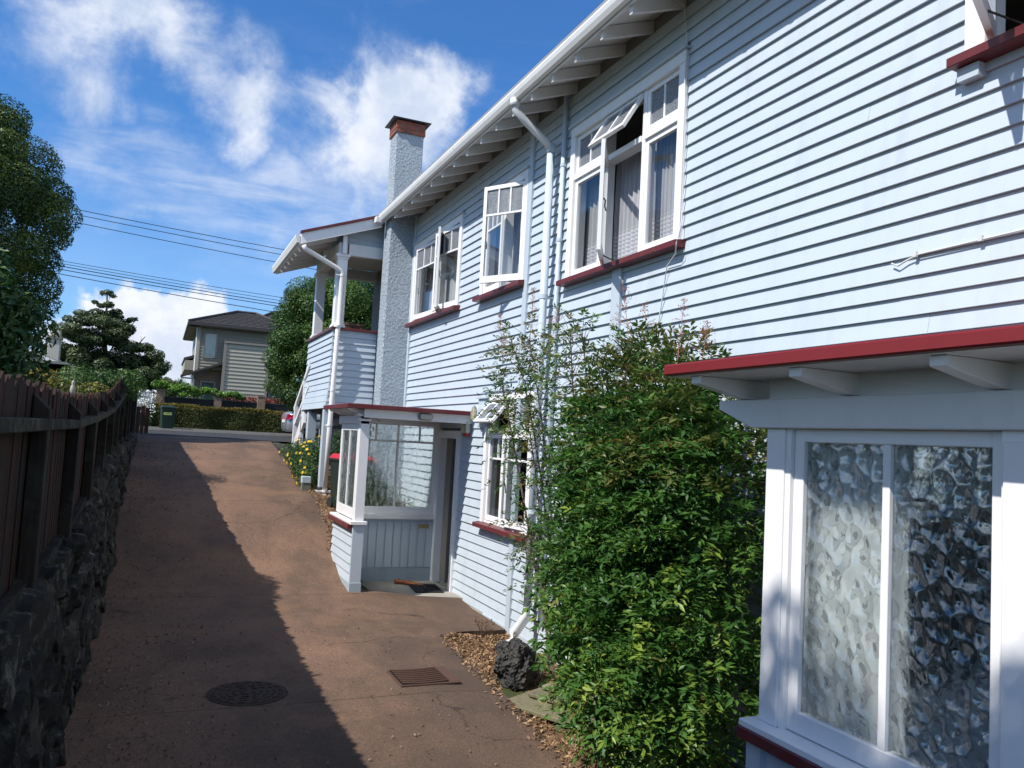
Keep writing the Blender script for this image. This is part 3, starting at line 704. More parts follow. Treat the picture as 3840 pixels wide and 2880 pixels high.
# eaves: rafters, sarking, gutter, roof
for i in range(26):
    y = 13.484-.5075*i
    MB().prism([(3.462, 3.725), (4.06, 3.943), (4.06, 4.063), (3.462, 3.845)], y-.024, y+.024, 1).build('rafter', SOFF, H, bevel=.002)
MB().prism([(3.455, 3.848), (4.25, 4.137), (4.25, 4.157), (3.455, 3.868)], .3, 14.3, 1).build('soffit_lining', SOFF, H)
MB().box(3.436, 3.456, .3, 14.28, 3.80, 3.905).build('fascia', WHITEW, H)
g_ = [(3.43, 3.93), (3.36, 3.94), (3.352, 3.915), (3.362, 3.87), (3.385, 3.825), (3.43, 3.82)]
for a, b in ((.3, 5.55), (5.56, 10.2), (10.21, 14.22)): MB().prism(g_, a, b, 1).build('gutter', WHITEW, H, bevel=.002)
MB().prism([(3.37, 3.955), (7.0, 5.276), (7.0, 5.30), (3.37, 3.98)], .2, 14.3, 1).build('roof', plain('grey_roof_iron_main', (.30, .29, .29), .5), H)
MB().box(3.30, 3.42, 14.16, 14.30, 3.79, 3.90).build('gutter_end', WHITEW, H, bevel=.004)
# downpipes
MB().tube([(3.40, 8.22, 3.82), (3.41, 8.22, 3.72), (3.55, 8.21, 3.60), (3.80, 8.2, 3.42), (3.868, 8.2, 3.34)], .043, 12).tube([(3.40, 8.22, 3.84), (3.40, 8.22, 3.75)], .055, 12).build('downpipe_elbow', WHITEW, H, smooth=True)
MB().tube([(3.868, 8.2, 3.36), (3.868, 8.2, -1.82)], .046, 14).tube([(3.868, 8.2, 3.30), (3.868, 8.2, 3.40)], .053, 14).build('downpipe', PVCB, H, smooth=True)
for z in (1.62, -.78, -1.55): MB().lathe([(.053, 0), (.053, .05)], (3.868, 8.2, z), 14).box(3.9, 3.98, 8.18, 8.22, z+.01, z+.03).build('pipe_socket', PVCB, H)
MB().tube([(3.868, 8.2, -1.80), (3.86, 8.18, -1.88), (3.66, 8.06, -2.04), (3.60, 8.02, -2.10), (3.60, 8.02, -2.24)], .052, 12).build('pipe_offset', PVCW, H, smooth=True)
MB().lathe([(.075, 0), (.075, .12)], (3.60, 8.02, -2.30), 14).build('pipe_collar', CREAM, H)
MB().tube([(3.94, 8.015, 3.93), (3.94, 8.015, -1.95)], .028, 10).build('vent_pipe', PVCB, H, smooth=True)
for z in (3.1, 2.25, 1.5, -.6, -1.7): MB().lathe([(.034, 0), (.034, .035)], (3.94, 8.015, z), 10).box(3.95, 3.98, 8.0, 8.03, z, z+.02).build('pipe_clip', PVCB, H)
# cables stapled to the wall
MB().tube([(3.44, 5.75, 3.86), (3.8, 5.79, 3.95), (3.955, 5.80, 3.90), (3.955, 5.73, 3.52), (3.935, 5.715, 3.2), (3.955, 5.71, 2.8), (3.95, 5.70, 2.3), (3.945, 5.70, 1.95), (3.90, 5.66, 1.80), (3.86, 5.64, 1.74), (3.90, 5.70, 1.66), (3.955, 5.90, 1.60), (3.96, 5.955, 1.35), (3.96, 6.05, .9), (3.965, 6.1, .5)], .0055, 6).build('cable', CABLW, H, smooth=True)
MB().tube([(3.965, .9, 1.235), (3.965, 1.7, 1.232), (3.962, 2.4, 1.222), (3.962, 3.34, 1.21), (3.962, 3.42, 1.19), (3.955, 3.48, 1.165), (3.96, 3.53, 1.19)], .0055, 6).build('cable', CABLW, H, smooth=True)
mb = MB()
for y, z in ((3.36, 1.205), (2.95, 1.213), (2.55, 1.218), (2.1, 1.226)): mb.box(3.948, 3.965, y-.012, y+.012, z-.008, z+.022)
mb.build('cable_clip', CABLW, H)

# chimney
ch = MB().box(3.52, 4.02, 13.945, 14.385, -2.2, 5.42).build('chimney', STUC, H, bevel=.012)
def brick_ring(x0, x1, y0, y1, z, h, off, nx_, ny_, mat, parent, dep=.1, g=.008):
    xs = [x0+(x1-x0)*t for t in np.linspace(0, 1, nx_+1)]; 
    if off: xs = [x0]+[x0+(x1-x0)*(t+.5)/nx_ for t in range(nx_)]+[x1]
    for a, b in zip(xs[:-1], xs[1:]):
        for ya, yb in ((y0, y0+dep), (y1-dep, y1)):
            j = RNG.uniform(-.003, .003); MB().box(a+g/2, b-g/2, ya+j, yb+j, z, z+h-g).build('brick', mat, parent, bevel=.004)
    ys = [y0+dep+(y1-y0-2*dep)*t for t in np.linspace(0, 1, ny_+1)]
    for a, b in zip(ys[:-1], ys[1:]):
        for xa, xb in ((x0, x0+dep), (x1-dep, x1)):
            j = RNG.uniform(-.003, .003); MB().box(xa+j, xb+j, a+g/2, b-g/2, z, z+h-g).build('brick', mat, parent, bevel=.004)
MB().box(3.505, 4.035, 13.93, 14.40, 5.42, 5.63).build('mortar_core', MORT, ch)
for i in range(3): brick_ring(3.495-.01*(i == 2)*0, 4.045, 13.92, 14.41, 5.415+.075*i, .075, i % 2, 2, 1, BRICK, ch)
MB().prism([(3.42, 5.645), (4.12, 5.645), (4.12, 5.66), (3.42, 5.66)], 13.85, 14.48, 1).build('cap', CAPM, ch)
MB().tube([(4.0+.0-.045, 13.925, 3.7), (3.96, 13.93, 2.5), (3.955, 13.93, .4)], .006, 6).build('cable', BLACKM, H)

# veranda
vz0 = .42
for i in range(12):
    z = vz0+P*i; e = [.050, .034, .018, .006][i] if i < 4 else 0
    wboard_y(2.75-e-.02, 3.52, 14.5-e*.6, z); wboard(14.48-e*.6, 17.05, z, x=2.75-e)
MB().box(2.76, 3.6, 14.505, 14.56, .42, 1.82).box(2.76, 2.82, 14.56, 17.0, .42, 1.82).build('veranda_wall_lining', BLUED, H)
MB().box(2.69, 3.53, 14.43, 14.60, 1.826, 1.868).box(2.69, 2.86, 14.60, 17.1, 1.826, 1.868).build('veranda_capping', REDS, H, bevel=.004)
MB().box(2.78, 4.0, 14.53, 17.0, .36, .44).build('veranda_floor', plain('dark_floor_boards', (.06, .055, .05), .8), H)
def vpost(y0):
    p_ = MB().box(2.735, 2.915, y0, y0+.18, 1.87, 3.2).build('veranda_post', WHITE, H, bevel=.006)
    MB().box(2.705, 2.945, y0-.03, y0+.21, 1.868, 1.91).box(2.72, 2.93, y0-.015, y0+.195, 1.91, 1.94).build('post_base', WHITE, p_, bevel=.004)
    MB().box(2.70, 2.95, y0-.035, y0+.215, 3.15, 3.2).box(2.72, 2.93, y0-.015, y0+.195, 3.11, 3.15).build('post_capital', WHITE, p_, bevel=.004)
vpost(14.5); vpost(16.55)
MB().box(2.93, 3.57, 14.52, 14.66, 3.2, 3.41).box(2.75, 2.90, 14.52, 16.8, 3.2, 3.41).box(2.93, 4.1, 16.75, 16.9, 3.2, 3.41).build('veranda_beam', WHITEW, H, bevel=.004)
MB().prism([(2.9, 3.41), (3.6, 3.41), (3.6, 3.92), (2.9, 3.66)], 14.6, 14.63, 1).build('gable_lining', BLUED, H)
for x in (3.05, 3.2, 3.35, 3.5): MB().box(2.92, 3.58, 14.585, 14.6, 3.42+(x-3.05)*.7, 3.43+(x-3.05)*.7).build('lining_board', BLUED, H)
MB().box(2.9, 4.1, 14.66, 16.75, 3.415, 3.43).build('veranda_ceiling', WHITEW, H)
sl = .364
def rz(x): return 3.47+(x-2.05)*sl
MB().prism([(2.05, rz(2.05)-.225), (3.46, rz(3.46)-.225), (3.46, rz(3.46)-.035), (2.05, rz(2.05)-.035)], 14.36, 14.395, 1).build('bargeboard', WHITE, H, bevel=.003)
MB().prism([(2.03, rz(2.03)-.035), (3.44, rz(3.44)-.035), (3.44, rz(3.44)+.012), (2.03, rz(2.03)+.012)], 14.33, 14.42, 1).build('barge_flashing', REDS, H, bevel=.004)
MB().prism([(2.06, rz(2.06)-.05), (4.1, rz(4.1)-.05), (4.1, rz(4.1)-.02), (2.06, rz(2.06)-.02)], 14.40, 17.55, 1).build('veranda_roof', SOFF, H)
MB().prism([(2.05, rz(2.05)-.225), (2.95, rz(2.95)-.225), (2.95, rz(2.95)-.0), (2.05, rz(2.05)-.0)], 17.50, 17.54, 1).build('bargeboard', WHITE, H)
MB().prism([(2.02, 3.40), (1.965, 3.41), (1.955, 3.37), (1.985, 3.27), (2.03, 3.262)], 14.38, 17.6, 1).box(2.03, 2.05, 14.40, 17.5, 3.235, 3.40).build('veranda_gutter', WHITEW, H)
for y in np.arange(14.75, 17.4, .45):
    MB().prism([(2.06, 3.245), (2.74, 3.48), (2.74, 3.62), (2.06, 3.36)], y-.022, y+.022, 1).build('veranda_rafter', SOFF, H)
MB().box(2.80, 2.87, 14.44, 14.50, 3.2, 3.66).build('barge_strut', WHITE, H)
MB().tube([(2.10, 14.36, 3.23), (2.14, 14.38, 3.17), (2.72, 14.44, 2.92), (2.80, 14.445, 2.88), (2.82, 14.45, 2.80), (2.82, 14.45, 1.95), (2.80, 14.40, 1.80), (2.775, 14.395, .1), (2.765, 14.40, -1.12)], .043, 12).build('veranda_downpipe', PVCW, H, smooth=True)
MB().tube([(2.765, 14.40, -1.10), (2.765, 14.38, -1.22), (2.80, 14.32, -1.27), (2.93, 14.10, -1.32), (2.95, 14.05, -1.36), (2.95, 14.05, -1.44)], .05, 12).build('pipe_offset', PVCW, H, smooth=True)
for z in (2.78, 1.86, .72, .1, -1.05): MB().lathe([(.051, 0), (.051, .035)], (2.82 if z > 1.9 else 2.785 if z > .5 else 2.768, 14.45 if z > 1.9 else 14.398, z), 12).box(2.70, 2.84, 14.42, 14.46, z+.01, z+.03).build('pipe_clip', PVCW, H)
MB().lathe([(.035, .10), (.06, .06), (.105, 0)][::-1], (2.95, 14.05, -1.53), 14).build('drain_cap', ORNG, H)
def under_post(x, y, zb, zt, w_=.15): return MB().box(x, x+w_, y, y+w_, zb, zt).build('veranda_pile', BLUED, H, bevel=.006)
under_post(2.69, 14.56, -1.04, .40); under_post(2.72, 16.35, -.9, .40, .17)
MB().box(2.635, 2.90, 14.50, 14.76, -1.14, -1.03).build('pile_block', BLUED, H, bevel=.012)
MB().box(2.64, 2.95, 14.50, 14.85, -1.55, -1.14).build('pile_footing', CONCG, H, bevel=.015)
MB().box(2.40, 2.56, 14.62, 14.74, -.92, -.80).build('pile_block', BLUED, H, bevel=.01); MB().box(2.41, 2.56, 14.63, 14.76, -1.15, -.92).build('pile_footing', CONCG, H)
for z in (.27, .09, -.085): MB().box(2.88, 3.9, 14.66, 14.70, z-.03, z+.03).build('base_slat', plain('dark_slat_%d' % int(z*100+20), (.035, .034, .036), .7), H)
for i in range(7): wboard_y(3.15, 4.1, 16.6, -.40+P*i, mat=WHITEW)
MB().box(3.0, 3.12, 16.5, 16.62, -.5, .40).build('veranda_pile', WHITEW, H)
MB().box(3.95, 4.1, 14.4, 17, -1.6, .4).build('base_wall', BLUED, H)
# front steps down to the street
stp = MB().prism([(16.85, .45), (18.02, -.36), (17.72, -.42), (16.75, .16)], 2.70, 2.745, 0).build('front_steps', WHITE, H)
MB().prism([(16.85, .45), (18.02, -.36), (17.72, -.42), (16.75, .16)], 3.6, 3.645, 0).build('stringer', WHITE, stp)
for i in range(4): MB().box(2.746, 3.6, 17.0+.27*i, 17.25+.27*i, .20-.19*i, .235-.19*i).build('tread', plain('dark_tread_%d' % i, (.09, .07, .06), .8), stp)
MB().prism([(16.55, 1.40), (18.20, .50), (18.20, .42), (16.55, 1.30)], 2.70, 2.76, 0).build('handrail', WHITE, stp)
MB().prism([(16.55, .95), (18.00, .17), (18.00, .09), (16.55, .86)], 2.705, 2.745, 0).build('handrail', WHITE, stp)
MB().box(2.69, 2.77, 17.95, 18.05, -.40, .52).build('newel', WHITE, stp); MB().box(2.70, 2.76, 17.05, 17.12, -.35, 1.08).build('newel', WHITE, stp)

# ------------------------------------------------------------------ front door porch
px0 = 2.45; py0 = 10.62; pyb = 11.87
porch = MB().box(px0, 4.0, 10.50, 11.95, -2.36, -2.145).build('front_porch', CONC, H, bevel=.006)
MB().box(px0-.02, px0+.14, 10.58, 11.95, -2.3, -1.93).build('plinth', GREYP, porch, bevel=.005)
for i in range(6): wboard(py0+.03, pyb+.05, -1.935+P*i, parent=porch, x=px0+.01)
MB().box(px0+.012, px0+.10, py0+.02, pyb, -1.93, -1.23).build('panel_core', BLUED, porch)
MB().box(px0-.02, px0+.13, py0-.035, py0-.0, -1.935, -1.17).build('corner_board', BLUED, porch, bevel=.004)
MB().box(px0-.075, px0+.02, py0+.03, pyb+.1, -1.245, -1.185).build('sill', REDS, porch, bevel=.004)
MB().box(px0-.06, px0+.16, py0-.06, py0+.03, -1.185, -1.14).box(px0-.055, px0+.16, py0+.03, pyb+.1, -1.185, -1.155).build('sill', WHITE, porch, bevel=.004)
MB().box(px0, px0+.125, py0, py0+.10, -1.14, .24).build('corner_post', WHITE, porch, bevel=.004)
def side_glazing(parent, x, y0, y1, z0, z1, n, st=.07, glass=WAVYF, bars=.018):
    mb = MB().box(x, x+.05, y0, y0+st, z0, z1).box(x, x+.05, y1-st, y1, z0, z1).box(x, x+.05, y0+st, y1-st, z1-st, z1).box(x, x+.05, y0+st, y1-st, z0, z0+st*1.5)
    for i in range(1, n):
        y = y0+st+(y1-y0-2*st)*i/n; mb.box(x+.002, x+.045, y-bars, y+bars, z0+st*1.5, z1-st)
    mb.build('glazing_frame', WHITE, parent, bevel=.003)
    for i in range(n):
        a = y0+st+(y1-y0-2*st)*i/n+(bars if i else 0); b = y0+st+(y1-y0-2*st)*(i+1)/n-(bars if i < n-1 else 0)
        MB().box(x+.022, x+.027, a, b, z0+st*1.5, z1-st).build('pane', glass, parent)
side_glazing(porch, px0+.01, py0+.10, pyb-.02, -1.13, .13, 2, .09)
MB().box(px0-.01, px0+.12, py0, pyb+.1, .13, .24).build('beam', WHITEW, porch, bevel=.004)
MB().box(px0-.05, px0+.17, py0-.04, py0+.14, .235, .262).box(px0-.03, px0+.14, py0-.02, py0+.12, .17, .2).build('post_capital', WHITE, porch, bevel=.004)
# far wall of the porch
xa, xb = px0+.13, 3.965
MB().box(xa, xb, pyb-.01, pyb+.08, -2.3, -1.955).build('plinth', GREYP, porch, bevel=.003)
MB().box(xa, xb, pyb+.012, pyb+.07, -1.955, -1.235).build('panel_core', BLUED, porch)
nb = 11
for i in range(nb):
    a = xa+(xb-xa)*i/nb; b = xa+(xb-xa)*(i+1)/nb
    MB().box(a+.004, b-.004, pyb-.006, pyb+.014, -1.95, -1.27).build('lining_board', BLUED, porch, bevel=.005)
MB().box(xa, xb, pyb-.012, pyb+.02, -1.268, -1.235).build('top_rail', BLUED, porch, bevel=.003)
MB().box(xa-.0, xb, pyb-.06, pyb+.04, -1.235, -1.16).build('inner_sill', WHITEW, porch, bevel=.006)
fw = MB(); zt = -.085
fw.box(xa, xa+.05, pyb-.02, pyb+.05, -1.16, .20).box(xb-.085, xb, pyb-.02, pyb+.05, -1.16, .20).box(xa+.05, xb-.085, pyb-.02, pyb+.05, -1.16, -1.055).box(xa+.05, xb-.085, pyb-.02, pyb+.05, .155, .20)
gx0, gx1 = xa+.05, xb-.085
fw.box(gx0, gx1, pyb-.006, pyb+.03, zt-.015, zt+.015); mid = 3.322
fw.box(mid-.014, mid+.014, pyb-.007, pyb+.03, -1.055, zt-.015)
for x in (2.985, mid, 3.655): fw.box(x-.012, x+.012, pyb-.006, pyb+.03, zt+.015, .155)
fw.build('glazing_frame', WHITE, porch, bevel=.003)
for a, b in ((gx0, mid-.014), (mid+.014, gx1)): MB().box(a, b, pyb+.01, pyb+.015, -1.055, zt-.015).build('pane', WAVYF, porch)
es = [gx0, 2.985, mid, 3.655, gx1]
for a, b in zip(es[:-1], es[1:]): MB().box(a+.012, b-.012, pyb+.01, pyb+.015, zt+.015, .155).build('pane', WAVYF, porch)
MB().box(xa, xb, pyb-.04, pyb+.06, .20, .33).build('beam', WHITEW, porch)
# flat roof with red edge
rf = MB().prism([(2.25, 10.45), (4.0, 10.45), (4.0, 12.05), (2.25, 12.05)], .335, .36, 2).build('porch_roof', WHITEW, porch)
MB().box(2.22, 4.0, 10.42, 10.45, .325, .385).box(2.22, 2.25, 10.45, 12.1, .325, .385).build('roof_edge', REDS, porch, bevel=.006)
MB().box(2.25, 4.0, 10.45, 12.05, .362, .372).build('roof_skin', REDS, porch)
MB().box(2.47, 4.0, 10.525, 10.57, .215, .335).build('beam', WHITE, porch, bevel=.003)
for y in (10.66, 11.05, 11.45, 11.85): MB().prism([(2.27, .31), (2.27, .335), (3.95, .335), (3.95, .25), (2.45, .25)], y-.02, y+.02, 1).build('rafter', WHITEW, porch)
lp = MB().lathe([(.042, 0), (.048, .012), (.05, .03)], (3.26, 10.523-.03, .272), 16, 1)
def pill(x0, x1, z, r, ya, yb, n=10):
    pts = [(x1-r+r*math.cos(t), z+r*math.sin(t)) for t in np.linspace(-math.pi/2, math.pi/2, n)]+[(x0+r+r*math.cos(t), z+r*math.sin(t)) for t in np.linspace(math.pi/2, 3*math.pi/2, n)]
    return MB().prism(pts, ya, yb, 1)
lo = pill(3.195, 3.405, .272, .050, 10.495, 10.524).build('bulkhead_lamp', plain('grey_lamp_rim', (.22, .22, .2), .5), H, bevel=.006)
pill(3.212, 3.388, .272, .036, 10.462, 10.494).build('lamp_lens', LAMPG, lo, bevel=.012)
MB().tube([(2.66, 10.56, .215), (2.66, 10.56, .19), (2.675, 10.555, .175), (2.69, 10.55, .185), (2.685, 10.55, .2)], .004, 6).build('hook', BLACKM, porch)
# door in the main wall
dw = MB().box(3.94, 4.06, 10.93, 11.04, -2.15, .0).box(3.94, 4.06, 11.75, 11.86, -2.15, .0).box(3.94, 4.06, 10.93, 11.86, .0, .115).build('door_frame', WHITE, H, bevel=.004)
MB().box(4.06, 4.12, 11.04, 11.75, -2.2, -2.12).build('threshold', CONC, dw)
MB().box(4.05, 4.085, 11.50, 11.74, -2.12, -.01).build('side_panel', plain('putty_door_panel', (.26, .23, .19), .6), dw)
MB().prism([(4.09, 11.49), (4.13, 11.49), (4.75, 11.45), (4.75, 11.41)], -2.12, -.01, 2).build('door', TEAL, dw)
MB().box(4.13, 4.16, 11.0, 11.40, -2.2, .0).build('hall_shade_sheet', DARK, dw)  # near-black sheet behind the doorway, the hall's shade put into its colour
sb = MB().box(3.90, 3.972, 10.545, 10.76, .085, .33).build('alarm_box', CREAM, H, bevel=.012)
MB().box(3.905, 3.97, 10.55, 10.70, .045, .085).build('alarm_light', REDP, sb, bevel=.01)
for i in range(6): MB().box(3.893, 3.9, 10.56, 10.62, .11+.03*i, .118+.03*i).build('slot', BLACKM, sb)
vb = MB().box(3.93, 3.975, 9.86, 10.20, .17, .55).build('wall_vent', BLUED, H, bevel=.006)
MB().box(3.90, 3.98, 9.84, 10.22, .55, .575).build('vent_cap', BLUED, vb)
MB().lathe([(.118, 0), (.118, -.12), (.112, -.135)], (3.93, 9.985, .345), 24, 0).build('vent_duct', BLUED, vb, smooth=False)
MB().lathe([(.098, 0), (.100, -.006)], (3.794, 9.985, .345), 24, 0).build('vent_backing', DARK, vb)
mb = MB()
for i in range(-5, 6):
    z = .345+i*.017; r_ = math.sqrt(max(.0, .1**2-(i*.017)**2))
    mb.box(3.782, 3.79, 9.985-r_, 9.985+r_, z-.004, z+.004)
mb.box(3.778, 3.79, 9.978, 9.992, .245, .445)
mb.build('vent_grille', CREAM, vb)

# ------------------------------------------------------------------ side porch nearest the viewer
sp = MB().box(2.45, 4.0, .6, 2.83, -2.4, -2.2).build('side_porch', CONC, H)
X0 = 2.45; YE = 2.83
for i in range(8): wboard(.6, YE-.02, -1.24-P*(i+1), parent=sp, x=X0+.01)
MB().box(X0+.015, X0+.09, .6, YE-.01, -2.3, -1.2).build('panel_core', BLUED, sp)
for i in range(8): 
    z = -1.24-P*(i+1); v_ = [(X0, YE+.026, z), (X0, YE+.003, z+P), (3.97, YE+.003, z+P), (3.97, YE+.026, z), (X0, YE-.01, z), (3.97, YE-.01, z), (3.97, YE-.01, z+P), (X0, YE-.01, z+P)]
    MB().add(v_, [(0, 1, 2, 3), (0, 3, 5, 4), (1, 7, 6, 2), (4, 5, 6, 7), (0, 4, 7, 1), (3, 2, 6, 5)]).build('weatherboard', BLUE, sp)
MB().box(X0-.035, X0+.06, YE-.055, YE+.03, -2.3, -1.19).build('corner_board', BLUED, sp, bevel=.004)
MB().box(X0-.075, X0+.03, .6, YE+.045, -1.205, -1.155).build('sill', REDS, sp, bevel=.004)
MB().box(X0-.07, X0+.12, .6, YE+.04, -1.155, -1.125).build('sill', WHITE, sp, bevel=.004)
MB().box(X0, X0+.12, YE-.11, YE, -1.125, .12).build('corner_post', WHITE, sp, bevel=.005)
MB().box(X0+.012, X0+.10, YE-.14, YE-.11, -1.125, .12).build('post_stop', WHITE, sp)
side_glazing(sp, X0+.03, 1.745, YE-.14, -1.12, .12, 2, .055, WAVY, .017)
MB().box(X0, X0+.10, .6, 1.745, -1.125, .12).build('porch_panel', WHITE, sp)
MB().box(X0-.012, X0+.0, .6, 1.735, -1.125, .085).build('cover_board', WHITE, sp, bevel=.004)
# far end wall, seen only through the glass
e = MB().box(X0+.12, X0+.17, YE-.06, YE, -1.125, .12).box(3.22, 3.28, YE-.06, YE, -1.125, .12).box(3.90, 3.99, YE-.06, YE, -1.125, .12).box(X0+.17, 3.22, YE-.06, YE, -1.125, -1.03).box(3.28, 3.90, YE-.06, YE, -1.125, -1.03).box(X0+.17, 3.22, YE-.055, YE-.005, -.25, -.20).box(3.28, 3.90, YE-.055, YE-.005, -.25, -.20).box(X0+.12, 3.99, YE-.055, YE-.005, .06, .12).box(2.84, 2.87, YE-.05, YE-.01, -1.03, -.25)
e.build('end_frame', WHITE, sp)
MB().box(3.28, 3.90, YE-.04, YE-.02, -1.03, -.25).build('end_panel', plain('dark_grey_panel', (.045, .05, .047), .6), sp)
MB().box(2.87, 3.22, YE-.04, YE-.02, -1.03, -.25).build('end_panel', plain('beige_panel', (.62, .60, .54), .7), sp)
MB().box(X0+.17, 2.84, YE-.03, YE-.026, -1.03, -.25).build('pane', GLASS, sp); MB().box(X0+.17, 3.22, YE-.03, YE-.026, -.20, .06).build('pane', GLASS, sp); MB().box(3.28, 3.90, YE-.03, YE-.026, -.20, .06).build('pane', GLASS, sp)
MB().box(X0+.1, 4.0, .6, .68, -2.2, -1.2).build('porch_panel', BLUED, sp)
cv = []  # added white sheet inside the glass, catches sun to brighten the left pane
for i in range(41): cv += [(X0+.125+.012*math.sin(i*.9), YE-.15-.50*i/40, -1.06), (X0+.125+.012*math.sin(i*.9), YE-.15-.50*i/40, .06)]
MB().add(cv, [(2*i, 2*i+2, 2*i+3, 2*i+1) for i in range(40)]).build('added_white_sheet', plain('white_sheet', (.85, .85, .84), .8), sp)
# beams and roof
MB().prism([(.6, .12), (3.12, .215), (3.12, .235), (YE+.05, .235), (YE+.05, .245), (.6, .245)] and [(.6, .12), (2.90, .12), (3.13, .205), (3.13, .245), (.6, .245)], X0-.03, X0+.11, 0).build('beam', WHITEW, sp, bevel=.004)
MB().box(X0+.01, X0+.11, .6, YE, .245, .335).build('frieze_board', SOFF, sp)
MB().box(2.13, 4.0, .5, YE+.30, .335, .355).build('porch_roof', SOFF, sp)
MB().prism([(.5, .338), (YE+.30, .338), (YE+.30, .388), (2.0, .392), (1.2, .386), (.5, .39)], 2.10, 2.13, 0).box(2.13, 4.0, YE+.30, YE+.33, .338, .385).build('roof_edge', REDR, sp, bevel=.007)
MB().box(2.13, 4.0, .5, YE+.30, .357, .375).build('roof_skin', REDR, sp)
for y in (2.97, 2.36, 1.75, 1.14): MB().prism([(2.165, .300), (2.165, .334), (3.9, .334), (3.9, .248), (2.43, .248)], y-.032, y+.032, 1).build('rafter', WHITE, sp, bevel=.003)

# ------------------------------------------------------------------ fence on its stone wall
FY = [1.5, 3.2, 6.3, 7.2, 9.3, 11.5, 13.0, 14.4, 16.5, 19.9, 22.6]; FT = [.16, .165, .165, .18, .25, .36, .50, .68, .74, .83, .86]
def ftop(y): return float(np.interp(y, FY, FT))
SY = [1.0, 7.4, 9.7, 12.9, 16, 22.6]; ST = [-.88, -.86, -.56, -.40, -.34, -.26]
def stop_(y): return float(np.interp(y, SY, ST))
fence = thing('timber_fence', 'dark old paling fence with mossy rail standing on a stone wall left of the driveway', 'fence', (-.55, 10, -.6))
y = 1.6; i = 0
while y < 22.5:
    wv = RNG.uniform(.085, .11) if y < 14 else RNG.uniform(.10, .13)
    zt = ftop(y)+RNG.uniform(-.022, .022); zb = stop_(y)-.14; dx = RNG.uniform(-.006, .006)
    zb = min(zb, gz(y)-.02) if y > 15 else zb
    c = RNG.uniform(.008, .03)
    MB().prism([(y, zb), (y+wv-.0005, zb), (y+wv-.0005, zt-c*RNG.uniform(0, 1)), (y+wv*.55, zt+.008), (y, zt-c)], -.600+dx, -.582+dx, 0).build('paling', PALE, fence)
    y += wv; i += 1
ys_posts = [2.9, 4.75, 6.55, 8.3, 9.95, 11.5, 13.0, 14.6, 16.4, 18.2, 20.2, 22.3]
for y in ys_posts:
    t = .12+max(0, ftop(y)-.17)*.95+RNG.uniform(-.02, .02); b_ = stop_(y)-.18 if y < 15 else gz(y)-.1
    MB().prism([(-.5795, b_), (-.50, b_), (-.50, t-.08), (-.5795, t)], y-.06, y+.06, 1).build('fence_post', POSTW, fence, bevel=.006)
for a, b in zip(ys_posts[:-1], ys_posts[1:]):
    z0 = .0+max(0, ftop(a)-.17)*.9-.03; z1 = .0+max(0, ftop(b)-.17)*.9-.03
    MB().add([(-.575, a+.065, z0-.04), (-.50, a+.065, z0-.04), (-.50, b-.065, z1-.04), (-.575, b-.065, z1-.05), (-.575, a+.065, z0+.02), (-.50, a+.065, z0+.02), (-.50, b-.065, z1+.02), (-.575, b-.065, z1+.02)], box_vf(0, 1, 0, 1, 0, 1)[1]).build('rail', RAILW, fence, bevel=.005)
    z0, z1 = stop_(a)+.03, stop_(b)+.03
    MB().add([(-.575, a+.065, z0-.05), (-.53, a+.065, z0-.05), (-.53, b-.065, z1-.05), (-.575, b-.065, z1-.05), (-.575, a+.065, z0+.02), (-.53, a+.065, z0+.02), (-.53, b-.065, z1+.02), (-.575, b-.065, z1+.02)], box_vf(0, 1, 0, 1, 0, 1)[1]).build('rail', POSTW, fence)
wall = thing('stone_retaining_wall', 'dark lichened rough stone wall along the left edge of the driveway', 'stone wall', (-.55, 8, -2.1))
rocks = [rock_mesh('stone_mesh_%d' % i, i+1, STONE, 3, .55) for i in range(7)]
MB().prism([(y_, gz(y_)-.3) for y_ in SY[::-1]]+[(y_, stop_(y_)-.02) for y_ in SY], -.85, -.585, 0).build('wall_core', plain('dark_mortar', (.02, .02, .018), .95, bump=.9, bs=12), wall)
y = 2.3; cnt = 0
while y < 20 and cnt < 290:
    h = stop_(y)-gz(y); z = gz(y)-.03; n_st = max(1, int(round(h/.235))); hh = (h+.02)/n_st; lean = .0
    sw = RNG.uniform(.26, .44)
    while z < gz(y)+h-.06:
        sh = hh/.93*RNG.uniform(.9, 1.08); fr = min(1, (z-gz(y))/max(h, .1))
        o = link('stone', rocks[RNG.integers(7)], wall)
        o.location = (-.55-.05*fr+RNG.uniform(-.015, .02), y+sw/2+RNG.uniform(-.03, .03), z+sh/2)
        o.scale = (RNG.uniform(.24, .34), sw*1.12, sh*1.15); o.rotation_euler = (RNG.uniform(-.25, .25), RNG.uniform(-.2, .2), RNG.uniform(-.3, .3))
        z += hh; cnt += 1
    y += sw*.93
# moss/plants on the rock tops
def flakes(name, pts, size, mat, up=1.0, asp=.4, kind='stuff'):
    P_ = np.array(pts); n = len(P_); Nn = np.array([0, 0, up])+RNG.normal(size=(n, 3))*.45
    V, F = leaf_arrays(P_, Nn, size*RNG.uniform(.5, 1.5, n), asp, .3); me = arr_mesh(name, V, F, mat, np.repeat(RNG.random(n), 2))
    return tag(link(name, me), kind=kind)
pts = []
for _ in range(3600):
    y = RNG.uniform(3.5, 20); d = abs(RNG.normal())*.42+ (0 if RNG.random() < .5 else RNG.uniform(0, .6)); x = -.42+d
    if x > 1.5: continue
    pts.append((x, y, drive_z(x, y)+.012))
for _ in range(900):
    y = 3.6+RNG.random()**1.6*12; x = RNG.uniform(-.4, 2.6); pts.append((x, y, drive_z(x, y)+.012))
flakes('fallen_leaves', pts, .028, LF_LITD)
pts = []
